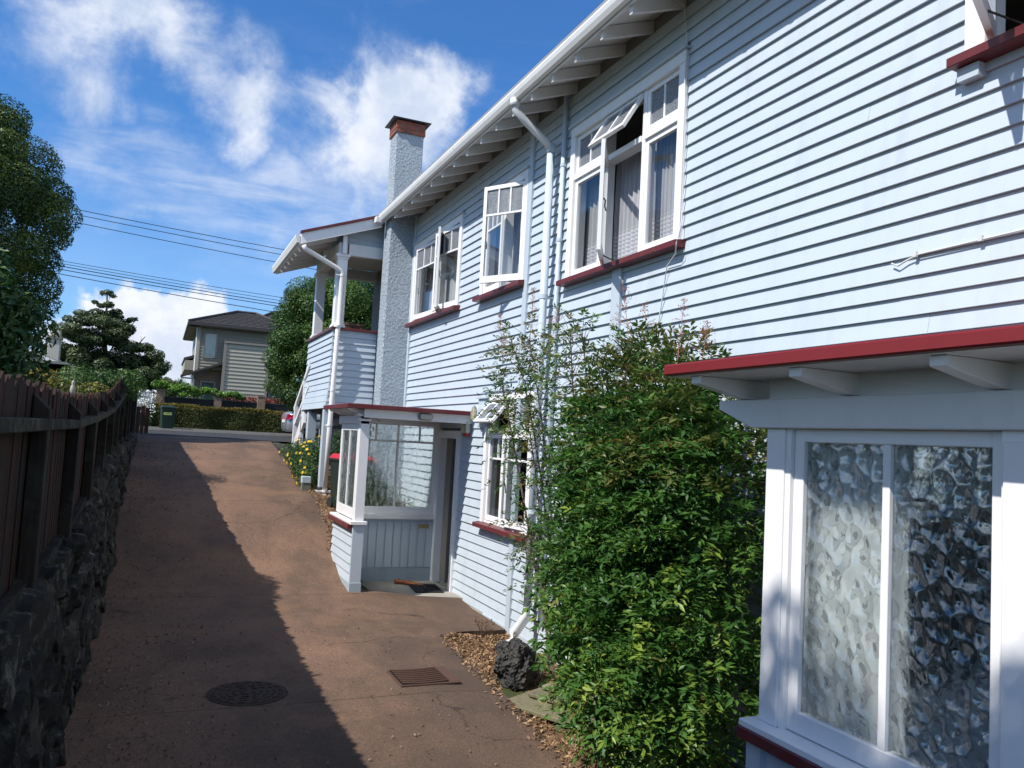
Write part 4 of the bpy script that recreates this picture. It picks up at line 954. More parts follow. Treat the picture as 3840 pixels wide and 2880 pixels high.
for _ in range(11000):
    y = RNG.uniform(3.3, 8.9); x0 = xr(min(y, 8.8)); x = RNG.uniform(x0-.02, 3.96); pts.append((x, y, -2.235+.05*math.sin(x*3+y*2.1)+.03*math.sin(y*5.3)+RNG.uniform(.0, .035)))
for _ in range(1800):
    y = RNG.uniform(12.0, 17.5); x = RNG.uniform(xr(y)-.06, 2.95); pts.append((x, y, gz(y)+.02))
for _ in range(500):
    y = RNG.uniform(3.6, 8.6); x = xr(y)-abs(RNG.normal())*.06; pts.append((x, y, drive_z(x, y)+.01))
flakes('leaf_litter', pts, .040, LF_LIT, .8)

# drain grate, manhole cover, boulder, planks, shoes, mat
def gp(px, py, z): d = ray(px, py); return d*(z/d[2])
zg = -2.14
gt = thing('drain_grate', 'rusty iron drain grate with curved bars set in the driveway', 'drain grate', (2.37, 7.0, zg))
cx_, cy_ = 2.31, 7.02; 
zz = drive_z(2.3, 7.0)
MB().box(2.06, 2.60, 6.78, 6.80, zz, zz+.018).box(2.06, 2.60, 7.24, 7.26, zz, zz+.018).box(2.06, 2.075, 6.8, 7.24, zz, zz+.018).box(2.50, 2.60, 6.8, 7.24, zz, zz+.02).build('frame', RUSTM, gt, bevel=.004)
MB().box(2.075, 2.50, 6.80, 7.24, zz, zz+.006).build('pit_shade_plate', DARK, gt)  # near-black plate on the slab, its colour stands in for the shade below
for i in range(8):
    y = 6.835+.0545*i; sag = [(2.08+.42*t, y+.018*math.sin(math.pi*t)*-1, zz+.024-.004*math.sin(math.pi*t)) for t in np.linspace(0, 1, 7)]
    MB().tube(sag, .009, 6).build('bar', RUSTM, gt)
zz = drive_z(.82, 6.9)-.007
mh = thing('manhole_cover', 'round dark iron manhole cover in the shaded part of the driveway', 'manhole cover', (.83, 6.93, zz))
MB().lathe([(.315, .0), (.315, .010), (.295, .012)], (.83, 6.93, zz), 40).build('rim', CIRON, mh)
MB().lathe([(.285, .0), (.285, .016), (.10, .014)], (.83, 6.93, zz), 40).build('cover', CIRON, mh)
mb = MB()
for r_ in (.25, .20, .15, .10, .05):
    n = int(r_*70)
    for i in range(n):
        a = 2*math.pi*i/n; q = .9*math.pi/n
        mb.prism([(.83+r_*math.cos(a-q*.6), 6.93+r_*math.sin(a-q*.6)), (.83+(r_+.018)*math.cos(a-q*.6), 6.93+(r_+.018)*math.sin(a-q*.6)), (.83+(r_+.018)*math.cos(a+q*.6), 6.93+(r_+.018)*math.sin(a+q*.6)), (.83+r_*math.cos(a+q*.6), 6.93+r_*math.sin(a+q*.6))], zz+.014, zz+.021, 2)
tag(mb.build('tread_pattern', CIRON, mh), kind='stuff')
b = rock_mesh('boulder', 23, SCORIA, 4, .50, (1, 1, 1), .62); o = link('boulder', b); o.location = (3.24, 7.08, -2.09); o.scale = (.31, .31, .36); o.rotation_euler = (.2, .1, .6)
tag(o, 'dark porous boulder beside the foot of the downpipe', 'boulder')
for i in range(7):
    o = link('small_stone', rocks[i % 7]); s_ = .07+.05*(i % 3); o.scale = (s_, s_*1.3, s_*.8); o.location = (2.72+.09*i % .35, 12.4+.55*i, gz(12.4+.55*i)+.03)
    tag(o, ['small grey stone at the near end of the flower bed, next to the porch', 'second small stone from the porch along the flower bed', 'third small stone from the porch along the flower bed', 'middle small stone of the flower bed edge', 'small stone just past the middle of the flower bed edge', 'small stone beside the low pile block of the flower bed', 'farthest small stone of the flower bed edge'][i], 'stone', 'stones edging the flower bed')
pp = thing('slatted_board', 'mossy grey board with two slats lying under the big shrub', 'wooden board', (3.3, 6.0, -2.17))
def slab_plank(name, c, l, w_, t, rot, mat, par):
    me = MB().box(-l/2, l/2, -w_/2, w_/2, 0, t).mesh(name, mat, bevel=.006); o = link(name, me, par); o.location = c; o.rotation_euler = rot; return o
slab_plank('base_board', (3.30, 5.95, -2.16), 1.15, .60, .035, (.04, -.03, -1.15), PLANKG, pp)
slab_plank('slat', (3.46, 6.14, -2.105), .80, .16, .03, (.03, -.03, -1.15), PLANKG, pp); slab_plank('slat', (3.26, 6.00, -2.115), .80, .14, .03, (.03, -.03, -1.15), PLANKG, pp)
zs = -2.142
mat_ = MB()
mo = thing('doormat', 'small black rubber doormat on the porch step', 'doormat', (3.66, 11.18, zs))
me = MB().box(-.20, .20, -.28, .28, 0, .016).mesh('mat_base', RUBB, bevel=.005); o = link('mat_base', me, mo); o.location = (3.66, 11.16, zs); o.rotation_euler = (0, 0, -.1)
mb = MB()
for i in range(9):
    for j in range(13): mb.box(-.17+.0425*i-.010, -.17+.0425*i+.010, -.25+.0417*j-.010, -.25+.0417*j+.010, .016, .028)
o = link('rubber_studs', mb.mesh('rubber_studs', RUBB), mo); o.location = (3.66, 11.16, zs); o.rotation_euler = (0, 0, -.1)
def shoe(name, loc, rz_, label):
    t = thing(name, label, 'shoe', loc, 'tan shoes left by the door')
    n = 14; secs = []
    prof = [(0, .030, .062), (.03, .036, .068), (.08, .034, .060), (.13, .036, .046), (.18, .043, .040), (.23, .042, .032), (.265, .028, .022), (.28, .010, .012)]
    v = []; f = []
    for y_, w_, h_ in prof:
        for j in range(n):
            a = 2*math.pi*j/n; v.append((w_*math.cos(a), y_, max(.004, h_*.5+h_*.55*math.sin(a))))
    for i in range(len(prof)-1):
        for j in range(n): f.append((i*n+j, i*n+(j+1) % n, (i+1)*n+(j+1) % n, (i+1)*n+j))
    f.append(tuple(range(n))); f.append(tuple((len(prof)-1)*n+j for j in range(n))[::-1])
    me = MB().add(v, f).mesh('upper', SHOE, True); a = link('upper', me, t)
    s2_ = MB().prism([(-.032, -.004), (.032, -.004), (.04, .08), (.047, .19), (.035, .26), (0, .285), (-.035, .26), (-.046, .19), (-.036, .08)], 0, .010, 2).mesh('sole', plain('sole_'+name+str(round(loc[0]*100)), (.10, .05, .03), .7), bevel=.003); b_ = link('sole', s2_, t)
    c_ = link('shoe_opening', MB().lathe([(.022, 0), (.024, .002)], (0, .05, .064), 12).mesh('shoe_opening', DARK), t)
    for q in (a, b_, c_): q.matrix_parent_inverse = Matrix.Identity(4)
    t.rotation_euler = (0, 0, rz_)
shoe('shoe', (3.33, 11.62, zs), -1.9, 'tan leather shoe nearer the porch post'); shoe('shoe', (3.47, 11.50, zs), -2.15, 'tan leather shoe touching the black doormat')
# sign
sg = thing('sign', 'small brass coloured sign reading SHOES OFF PLEASE on the porch panel', 'sign', (3.79, pyb-.012, -1.34))
MB().box(3.715, 3.885, pyb-.014, pyb-.008, -1.372, -1.307).build('plate', SIGNB, sg, bevel=.002)
def text(name, s_, x, y, z, size, mat, par, rot=(math.pi/2, 0, 0), align='CENTER', ext=.001, sx_=1):
    cu = bpy.data.curves.new(name, 'FONT'); cu.body = s_; cu.size = size; cu.align_x = align; cu.extrude = ext; cu.resolution_u = 3; cu.offset = size*.012
    tmp = bpy.data.objects.new('tmp', cu); COL.objects.link(tmp); dg = bpy.context.evaluated_depsgraph_get()
    me = bpy.data.meshes.new_from_object(tmp.evaluated_get(dg)); bpy.data.objects.remove(tmp); me.materials.clear(); me.materials.append(mat)
    o = link(name, me, par); o.location = (x, y, z); o.rotation_euler = rot; o.scale = (sx_, 1, 1); return o
text('lettering', 'SHOES OFF', 3.80, pyb-.0155, -1.337, .028, SIGNT, sg); text('lettering', 'PLEASE', 3.80, pyb-.0155, -1.363, .023, SIGNT, sg)
mb = MB()
for x in (3.738, 3.749, 3.853, 3.864): mb.lathe([(.0045, 0), (.0045, -.002)], (x, pyb-.0145, -1.352), 8, 1).lathe([(.003, 0), (.003, -.002)], (x, pyb-.0145, -1.362), 8, 1)
mb.build('foot_prints', SIGNT, sg)

# bins
def bin_(loc, w_, d_, h_, rz_, body, lid, label, group=None):
    t = thing('wheelie_bin', label, 'bin', loc)
    b0 = .80; v = []
    for z, k_ in ((0.04, b0), (h_*.90, 1.0)):
        for x, y in ((-1, -1), (1, -1), (1, 1), (-1, 1)): v.append((x*w_/2*k_, y*d_/2*k_+(1-k_)*d_*.12, z))
    ob = []
    ob.append(MB().add(v, box_vf(0, 1, 0, 1, 0, 1)[1]).mesh('body', body, bevel=.02)); 
    ob.append(MB().box(-w_/2-.018, w_/2+.018, -d_/2-.018, d_/2+.018, h_*.87, h_*.91).mesh('rim', body, bevel=.008))
    ob.append(MB().add([(-w_/2-.022, -d_/2-.03, h_*.91), (w_/2+.022, -d_/2-.03, h_*.91), (w_/2+.022, d_/2+.02, h_*.91), (-w_/2-.022, d_/2+.02, h_*.91), (-w_/2+.03, -d_/2+.03, h_*.985), (w_/2-.03, -d_/2+.03, h_*.985), (w_/2-.03, d_/2-.03, h_), (-w_/2+.03, d_/2-.03, h_)], box_vf(0, 1, 0, 1, 0, 1)[1]).mesh('lid', lid, bevel=.012))
    ob.append(MB().tube([(-w_/2+.05, d_/2+.07, h_*.93), (w_/2-.05, d_/2+.07, h_*.93)], .014, 8).box(-w_/2+.05, -w_/2+.08, d_/2, d_/2+.07, h_*.9, h_*.945).box(w_/2-.08, w_/2-.05, d_/2, d_/2+.07, h_*.9, h_*.945).mesh('handle', body))
    for s_ in (-1, 1): ob.append(MB().lathe([(.10, 0), (.10, .045)], (s_*w_/2*.82-.022, d_/2*.86, .10), 18, 0).mesh('wheel', TYRE))
    for me in ob:
        o = link(me.name.split('.')[0], me, t); o.matrix_parent_inverse = Matrix.Identity(4)
    t.rotation_euler = (0, 0, rz_); return t
gb = bin_((.335, 34.05, -.245), .50, .56, .93, .12, GREENB, GREENB, 'dark green wheelie bin with a yellow label at the far kerb')
o = link('label', MB().box(-.17, .12, -.272, -.262, .56, .66).mesh('label', YLAB), gb); o.matrix_parent_inverse = Matrix.Identity(4)
o = link('print', MB().box(-.12, .07, -.274, -.271, .605, .612).box(-.12, .05, -.274, -.271, .625, .632).mesh('print', plain('label_print', (.2, .3, .1), .6)), gb); o.matrix_parent_inverse = Matrix.Identity(4)
bin_((2.99, 13.52, -1.28), .50, .56, .93, .2, BLACKB, REDP, 'dark bin with a bright red lid standing beside the front porch')

# low bluestone kerb wall right of the drive crest
rw = thing('retaining_wall', 'low dark stone retaining wall at the top right of the driveway', 'retaining wall', (2.7, 19, -.5))
y = 17.45
while y < 21.6:
    w_ = RNG.uniform(.35, .55); b_ = gz(y)-.1; t = -.36+RNG.uniform(-.02, .02)
    o = MB().box(2.625+max(0, y-20)*.10, 2.80+max(0, y-20)*.1, y, y+w_-.02, b_, t).build('stone', STONE, rw, bevel=.025); y += w_
MB().box(2.80, 3.3, 17.5, 17.62, -1.1, -.38).build('stone', STONE, rw, bevel=.02)

# ------------------------------------------------------------------ the big shrub (nandina)
bush = thing('nandina_shrub', 'large dense green shrub with fine leaflets and bronze tips against the blue wall', 'shrub', (3.35, 5.0, -2.2))
lobes = [((3.32, 4.72, -.70), (.68, 1.06, 1.05)), ((3.36, 5.12, -.08), (.52, .86, .92)), ((3.34, 4.45, -.10), (.58, .72, .66)), ((3.12, 4.50, -1.35), (.60, .82, .60)), ((3.32, 5.42, -1.00), (.44, .66, .50))]
leafV = []; leafF = []; leafT = []; bigs = []
tops = []
def spray(base, dirv, length, bronze=False, bright=0.0, n=15, ls=.060):
    """a pinnate spray: rachis with opposite leaflets"""
    d = unit(np.array(dirv)); side = unit(np.cross(d, [0, 0, 1.0])+RNG.normal(size=3)*.15); up_ = np.cross(side, d)
    P_ = []; Dd = []; Nn = []
    for k_ in range(n//3):
        t = (k_+1)/(n//3); p = np.array(base)+d*length*t+np.array([0, 0, -.35])*length*t*t
        for s_ in (-1, 1, 0):
            if s_ == 0 and k_ < n//3-1: 
                q = side*RNG.choice([-1, 1])*.7+up_*.4+d*.5
            else: q = side*s_+d*.75-np.array([0, 0, .25])
            q = unit(q+RNG.normal(size=3)*.22); P_.append(p+q*ls*.62); Dd.append(q); Nn.append(unit(up_+RNG.normal(size=3)*.5+d*.3))
    P_, Dd, Nn = map(np.array, (P_, Dd, Nn))
    V, F = leaf_arrays(P_, Nn, ls*RNG.uniform(.75, 1.2, len(P_)), .36, .22, Dd)
    return V, F, len(P_), P_
acc = {'g': [[], [], [], 0], 'b': [[], [], [], 0]}
def addto(key, V, F, t):
    a = acc[key]; a[0].append(V); a[1].append(F+a[3]); a[2].append(t); a[3] += len(V)
stems = []
for i in range(4300):
    li = RNG.choice(5, p=[.30, .26, .17, .20, .07]); c, r = lobes[li]; d = unit(RNG.normal(size=3)); 
    if RNG.random() < .8 and d[0] > .3: d[0] = -d[0]
    rr = RNG.uniform(.72, 1.03) if RNG.random() < .75 else RNG.uniform(.3, .75)
    p = np.array(c)+d*np.array(r)*rr
    if p[0] > 3.9 or p[2] < -2.05: continue
    tip = p[2] > .35
    bright = np.clip((-.55-p[2])*.12, 0, .12)+(.45 if RNG.random() < .09 and p[2] < -.4 else 0)
    V, F, n_, P_ = spray(p, d+np.array([-.25, 0, .25]), RNG.uniform(.12, .22), n=15, ls=.066 if p[2] < .3 else .056)
    bz = RNG.random() < (.70 if p[2] > .35 else .32 if p[2] > -.25 else .04)
    t = np.clip(RNG.random()*.45+RNG.random(n_)*.25+bright*(1 if not bz else .5), 0, 1)
    addto('b' if bz else 'g', V, F, np.repeat(t, 2))
# thin upper canes, open towards the left, with stalks of dry flowers
canes = [((3.35, 6.3, -1.9), (3.25, 7.0, .55), (3.15, 7.35, .95)), ((3.3, 6.2, -1.9), (3.3, 6.9, .5), (3.2, 7.1, 1.02)), ((3.4, 6.0, -1.9), (3.35, 6.4, .6), (3.35, 6.5, 1.0)),
         ((3.3, 5.8, -1.9), (3.3, 6.0, .7), (3.15, 5.9, .92)), ((3.4, 5.5, -1.9), (3.3, 5.3, .6), (3.2, 5.2, .80)), ((3.3, 5.3, -1.9), (3.3, 4.9, .5), (3.25, 4.75, .66)), ((3.4, 5.1, -1.9), (3.4, 4.4, .3), (3.3, 4.3, .48)),
         ((3.2, 6.2, -1.9), (3.1, 7.0, -.1), (3.05, 7.35, .62)), ((3.35, 5.0, -1.9), (3.45, 4.2, .1), (3.4, 4.0, .36)), ((3.2, 6.3, -1.9), (3.2, 6.6, -.4), (3.2, 7.0, .2)), ((3.3, 6.4, -2.0), (3.2, 6.4, -1.1), (3.15, 6.7, -.75))]
wood = MB()
for i in range(9):
    a = 2*math.pi*i/9; wood.tube([(3.3+.12*math.cos(a), 5.15+.3*math.sin(a), -2.3), (3.3+.2*math.cos(a), 5.2+.5*math.sin(a), -1.4), (3.3+.3*math.cos(a), 5.3+.8*math.sin(a), -.4)], [.022, .018, .012], 6)
pan = MB()
for a, b_, c in canes:
    a, b_, c = map(np.array, (a, b_, c)); pts = [(1-t)**2*a+2*t*(1-t)*b_*1.0+t*t*c for t in np.linspace(0, 1, 9)]
    wood.tube([tuple(p) for p in pts], [.014-.0013*i for i in range(9)], 5)
    for j in range(75 if c[1] > 6.45 else 34):
        t = RNG.uniform(.50, 1.0); p = (1-t)**2*a+2*t*(1-t)*b_+t*t*c; d = unit(RNG.normal(size=3)*[1, 1.2, .8]+[-.3, .1, .25])
        q = p+d*RNG.uniform(.04, .30)*(1.1-.3*t)
        if q[0] > 3.88: continue
        wood.tube([tuple(p), tuple((p+q)/2+[0, 0, .02]), tuple(q)], [.004, .003, .002], 3, False)
        V, F, n_, P_ = spray(q, d, RNG.uniform(.09, .17), n=12, ls=.05); bz = RNG.random() < .45
        addto('b' if bz else 'g', V, F, np.repeat(np.clip(RNG.random()*.5+RNG.random(n_)*.3, 0, 1), 2))
for c, h_ in [((3.15, 7.6, .95), .34), ((3.2, 7.0, 1.05), .42), ((3.3, 6.75, 1.0), .30), ((3.2, 5.25, .85), .42), ((3.2, 5.0, .75), .30), ((3.3, 4.75, .60), .48), ((3.25, 4.4, .55), .30), ((3.1, 7.45, .8), .25), ((3.0, 5.0, .25), .35), ((2.85, 4.7, .0), .35), ((3.0, 4.3, -.9), .2)]:
    c = np.array(c); tip_ = c+[RNG.uniform(-.05, .05), RNG.uniform(-.05, .05), h_]; pan.tube([tuple(c), tuple(tip_)], [.0035, .0015], 4)
    for j in range(26):
        t = RNG.uniform(.1, 1); p = c+(tip_-c)*t; d = unit(RNG.normal(size=3)*[1, 1, .3]+[0, 0, .5]); ln = .13*(1.15-t)
        q = p+d*ln; pan.tube([tuple(p), tuple(q)], [.0018, .001], 3, False)
        for kk in range(5):
            e_ = p+d*ln*(.4+.15*kk)+RNG.normal(size=3)*.008; s_ = .0045; pan.add([e_+[s_, 0, 0], e_+[-s_, 0, 0], e_+[0, s_, 0], e_+[0, 0, s_*1.5]], [(0, 1, 3), (1, 2, 3), (2, 0, 3)])
wood.build('stem', BARK, bush); tag(pan.build('dry_flower_head', PANI, bush), kind='stuff')
for key, mat, nm in (('g', LF_NAND, 'leaves'), ('b', LF_NANDT, 'bronze_leaves')):
    V = np.concatenate(acc[key][0]); F = np.concatenate(acc[key][1]); T = np.concatenate(acc[key][2])
    tag(link(nm, arr_mesh(nm, V, F, mat, T), bush), kind='stuff')
# the nearest leaflets, each on its own
lm = []
for t in np.linspace(.1, 1, 8):
    V = np.array([[0, -.5, 0], [.17, -.12, .06], [.12, .22, .05], [0, .5, -.02], [-.12, .22, .05], [-.17, -.12, .06], [0, 0, 0]], float)
    F = np.array([[0, 1, 6], [1, 2, 6], [2, 3, 6], [3, 4, 6], [4, 5, 6], [5, 0, 6]]); lm.append(arr_mesh('leaf_mesh', V, F, LF_NAND, np.full(6, t*.9)))
cnt = 0
while cnt < 290:
    y = RNG.uniform(3.75, 5.7); z = RNG.uniform(-1.75, -.2); c = (3.2, 4.9, -1.0); rr = ((y-c[1])/1.3)**2+((z-c[2])/1.0)**2
    if rr > 1: continue
    x = 3.22-.68*math.sqrt(1-rr)-RNG.uniform(-.02, .05)
    d = unit(np.array([-.6, RNG.uniform(-.6, .6), -.5])+RNG.normal(size=3)*.3); pr = np.array([x, y, z])
    for k_ in range(5):
        q = unit(d+RNG.normal(size=3)*.55); nn = Vector((-.5, 0, .8))+Vector(RNG.normal(size=3)*.3)
        yv = Vector(q); xv = yv.cross(nn).normalized(); zv = xv.cross(yv); mm = Matrix((xv, yv, zv)).transposed().to_4x4()
        s_ = RNG.uniform(.062, .085); mm.translation = Vector(pr+q*.05); mm = mm @ Matrix.Scale(s_, 4)
        o = link('leaf', lm[min(7, int(RNG.random()**1.2*5+ (3 if z < -.8 else 0)*RNG.random()*1.2))], bush); o.matrix_basis = mm; cnt += 1
# a dead little plant at the bed corner
mb = MB()
for i in range(14):
    a = RNG.uniform(0, 6.28); l_ = RNG.uniform(.12, .24); mb.tube([(3.50, 8.55, -2.2), (3.50+.05*math.cos(a), 8.55+.05*math.sin(a), -2.2+l_*.6), (3.50+.10*math.cos(a), 8.55+.12*math.sin(a), -2.2+l_)], [.004, .003, .002], 4)
    for j in range(4): mb.lathe([(.002, 0), (.012, .008), (.004, .018)], (3.50+.10*math.cos(a)+RNG.uniform(-.02, .02), 8.55+.12*math.sin(a)+RNG.uniform(-.02, .02), -2.21+l_+RNG.uniform(-.03, .01)), 5)
tag(mb.build('withered_plant', plain('withered_stems', (.14, .09, .06), .9)), 'small withered plant at the corner of the leaf littered bed', 'plant')
# twig on the drive
tag(MB().tube([(2.58, 6.22, -2.145), (2.63, 6.34, -2.135), (2.72, 6.43, -2.14)], .004, 5).build('twig', BARK), 'thin fallen twig on the driveway beyond the board', 'twig')

# ------------------------------------------------------------------ yellow flower bush beside the veranda
fb = thing('flower_bush', 'green bush with yellow daisy flowers beneath the veranda', 'bush', (2.62, 15.4, -1.1))
cl = [[2.62, 15.3, -.62, .30, .55, .42], [2.60, 15.9, -.50, .30, .5, .35], [2.55, 14.95, -.80, .20, .3, .30], [2.8, 15.3, -.35, .3, .5, .25], [2.5, 16.5, -.45, .25, .4, .2], [2.95, 13.95, -.15, .2, .2, .22], [3.1, 14.1, -.35, .25, .3, .4]]
V, F, T = leaf_cloud(cl, 9000, .05, .32, .5, .35); tag(link('leaves', arr_mesh('leaves', V, F, LF_DSY, T), fb), kind='stuff')
MB().tube([(2.7, 15.3, -1.3), (2.65, 15.3, -.8), (2.6, 15.2, -.5)], .02, 6).tube([(2.7, 15.4, -1.3), (2.7, 15.8, -.7), (2.6, 16.1, -.4)], .018, 6).build('stem', BARK, fb)
fm = MB()
for i in range(9):
    a = 2*math.pi*i/9; c0, s0 = math.cos(a), math.sin(a); fm.add([(0, 0, 0), (.5*c0-.12*s0, .5*s0+.12*c0, .06), (c0, s0, 0), (.5*c0+.12*s0, .5*s0-.12*c0, .06)], [(0, 1, 2, 3)])
fm.lathe([(.2, 0), (.18, .12), (.05, .16)], (0, 0, 0), 8)
fme = fm.mesh('flower_mesh', FLY)
for i in range(46):
    c = cl[RNG.choice(5, p=[.4, .25, .2, .1, .05])]; d = unit(RNG.normal(size=3)); d[0] = -abs(d[0])*.8; d[1] = -abs(d[1]) if RNG.random() < .8 else d[1]
    d = unit(d); p = np.array(c[:3])+d*np.array(c[3:])*1.06; o = link('flower', fme, fb); q = Vector((d[0]-.4, d[1]-.3, d[2]+.5)).to_track_quat('Z', 'Y')
    o.matrix_basis = Matrix.Translation(Vector(p)) @ q.to_matrix().to_4x4() @ Matrix.Scale(.034, 4)
ps = thing('porch_shrub', 'small dark green shrub growing behind the porch glass', 'shrub', (3.2, 12.7, -1.8))
V, F, T = leaf_cloud([[2.95, 12.55, -1.0, .34, .3, .5], [3.35, 12.6, -1.2, .35, .3, .45], [3.1, 12.6, -.75, .22, .2, .22], [3.7, 12.6, -1.35, .25, .25, .35]], 4200, .05, .4, .5, .4); tag(link('leaves', arr_mesh('leaves', V, F, LF_DSY, T), ps), kind='stuff')
MB().tube([(3.2, 12.6, -1.85), (3.15, 12.6, -1.2), (3.05, 12.6, -.8)], .015, 6).build('stem', BARK, ps)
# brown slatted crate on the veranda rail
lt = thing('slatted_planter', 'brown slatted wooden planter standing on the veranda rail', 'planter', (3.2, 14.95, 1.87))
MB().box(2.97, 3.40, 14.93, 15.10, 1.99, 2.03).box(2.97, 3.40, 14.93, 15.10, 1.86, 1.88).build('frame', LATT, lt)
for i in range(11): MB().box(2.98+.038*i, 3.0+.038*i, 14.935, 14.95, 1.88, 1.99).build('slat', LATT, lt)
MB().box(2.98, 3.39, 14.98, 15.09, 1.88, 1.985).build('trough', DARK, lt)

# ------------------------------------------------------------------ across the street
def branchy(mb, base, top, r, n=5, spread=1.0, z0=.35):
    base, top = np.array(base, float), np.array(top, float)
    mb.tube([tuple(base+(top-base)*t+[.06*math.sin(5*t), .05*math.cos(4*t), 0]) for t in np.linspace(0, 1, 7)], [r*(1-.8*t) for t in np.linspace(0, 1, 7)], 8)
    for i in range(n):
        t = z0+(1-z0)*i/n; p = base+(top-base)*t; d = unit(np.array([math.cos(i*2.4), math.sin(i*2.4), .7])); l_ = spread*(1.15-t)
        mb.tube([tuple(p), tuple(p+d*l_*.5+[0, 0, .05]), tuple(p+d*l_+[0, 0, .25*l_])], [r*.45*(1-t*.6), r*.3*(1-t*.6), r*.1], 6)
def tree(name, label, cat, base, top, crown, nl, ls, mat, r=.2, nb=7, spread=2, aspect=.5, up=.3, inner=.35, group=None, bark=None):
    t = thing(name, label, cat, base, group); mb = MB(); branchy(mb, base, top, r, nb, spread); mb.build('trunk', bark or BARK, t)
    V, F, T = leaf_cloud(crown, nl, ls, aspect, up, inner); tag(link('crown', arr_mesh('crown', V, F, mat, T), t), kind='stuff'); return t
# hedge
hd = thing('clipped_hedge', 'long low clipped hedge with golden top growth along the far footpath', 'hedge', (3, 35.6, -.2))
n = 60000; P_ = []; 
fx = RNG.uniform(-.35, 9.5, n); side_ = RNG.random(n); yy = np.where(side_ < .62, 35.15+np.abs(RNG.normal(size=n))*.05, RNG.uniform(35.15, 36.1, n)); zz_ = np.where(side_ < .62, RNG.uniform(-.18, .72, n), .72+RNG.normal(size=n)*.03)
bulge = .05*np.sin(fx*1.7)+.05*np.sin(fx*4.1+1); yy = yy-bulge*(side_ < .62)+np.where(zz_ > .6, (zz_-.6)*.5, 0)*(side_ < .62); zz_ = zz_+.03*np.sin(fx*2.3)*(zz_ > .5)
e_ = fx < -.1; yy = np.where(e_, RNG.uniform(35.2, 36, n), yy)
P_ = np.stack([fx, yy, zz_], 1); Nn = np.where((side_ < .62)[:, None], [0, -1, .3], [0, 0, 1])+RNG.normal(size=(n, 3))*.6
V, F = leaf_arrays(P_, Nn, .065*RNG.uniform(.6, 1.4, n), .5); T = np.clip(RNG.random(n)*.5+np.where(zz_ > .62, .42, 0), 0, 1)
tag(link('foliage', arr_mesh('foliage', V, F, LF_HED, np.repeat(T, 2)), hd), kind='stuff')
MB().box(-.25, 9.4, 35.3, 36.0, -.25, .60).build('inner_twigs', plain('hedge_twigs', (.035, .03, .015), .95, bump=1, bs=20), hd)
# brick pillar fence
pf = thing('brick_pillar_fence', 'tan brick pillars with black panels between them above the hedge', 'fence', (2.5, 37, -.2))
pill_x = [(-.16, .20), (2.15, 2.46), (3.94, 4.26), (6.1, 6.45), (8.2, 8.55)]
for a, b_ in pill_x:
    MB().box(a+.01, b_-.01, 37.01, 37.31, -.2, 1.36).build('pillar_core', MORT, pf)
    for k_ in range(9):
        z = .56+k_*.0895; c_ = (a+b_)/2
        xs_ = [(a, c_+.0), (c_, b_)] if k_ % 2 else [(a, a+(b_-a)*.25), (a+(b_-a)*.25, a+(b_-a)*.75), (a+(b_-a)*.75, b_)]
        for p, q in xs_:
            j = RNG.uniform(-.003, .003); MB().box(p+(.005 if p != a else 0), q-(.005 if q != b_ else 0), 37.0+j, 37.1, z, z+.079).build('brick', BRICKT, pf, bevel=.004)
        MB().box(a, a+.05, 37.1, 37.32, z, z+.079).build('brick', BRICKT, pf)
    MB().box(a-.02, b_+.02, 36.98, 37.34, 1.365, 1.40).build('pillar_cap', BRICKT, pf)
for (a, b_), (c_, d_) in zip(pill_x[:-1], pill_x[1:]):
    MB().box(b_, c_, 37.14, 37.17, -.1, 1.10).build('panel', BLKP, pf); MB().box(b_, c_, 37.12, 37.14, 1.09, 1.11).build('panel_rail', plain('grey_rail_%d' % int(a*10+20), (.1, .1, .1), .5), pf)
# vine and red shrub over it
vn = thing('climbing_vine', 'bright green vine spilling over the brick pillar fence', 'vine', (1.2, 37, .5))
cl = [[-.15+.28*i, 37.05+.08*math.sin(i), 1.60-.022*i+.06*math.sin(i*1.9), .22, .18, .17-.004*i] for i in range(13)]+[[.5, 36.95, 1.42, .2, .12, .12], [1.3, 36.95, 1.3, .25, .12, .12], [.9, 36.95, 1.25, .2, .1, .1]]
V, F, T = leaf_cloud(cl, 2600, .10, .85, .4, .3); tag(link('leaves', arr_mesh('leaves', V, F, LF_VIN, T), vn), kind='stuff'); MB().tube([(-.1, 37.0, .6), (.3, 37, 1.3), (1.5, 37.0, 1.4), (3.0, 37, 1.28)], .015, 5).build('stem', BARK, vn)
rs = thing('red_shrub', 'row of low shrubs with red leaves behind the black fence panels', 'shrub', (4.5, 37.6, .4))
cl = [[2.6+.33*i, 37.55+.06*math.sin(2*i), 1.22-.012*i+.04*math.sin(i*2.1), .28, .22, .20] for i in range(17)]
V, F, T = leaf_cloud(cl, 9000, .07, .4, .5, .3, tint=lambda P, t: np.clip(t+.25-np.where(P[:, 0] < 3.0, .4, 0), 0, 1)); tag(link('leaves', arr_mesh('leaves', V, F, LF_RED, T), rs), kind='stuff')
V, F, T = leaf_cloud([[.3+.35*i, 37.5, .92+.2*(i < 3), .3, .2, .28] for i in range(7)], 3000, .08, .4, .5, .4); tag(link('dark_leaves', arr_mesh('dark_leaves', V, F, LF_CON, T), rs), kind='stuff')
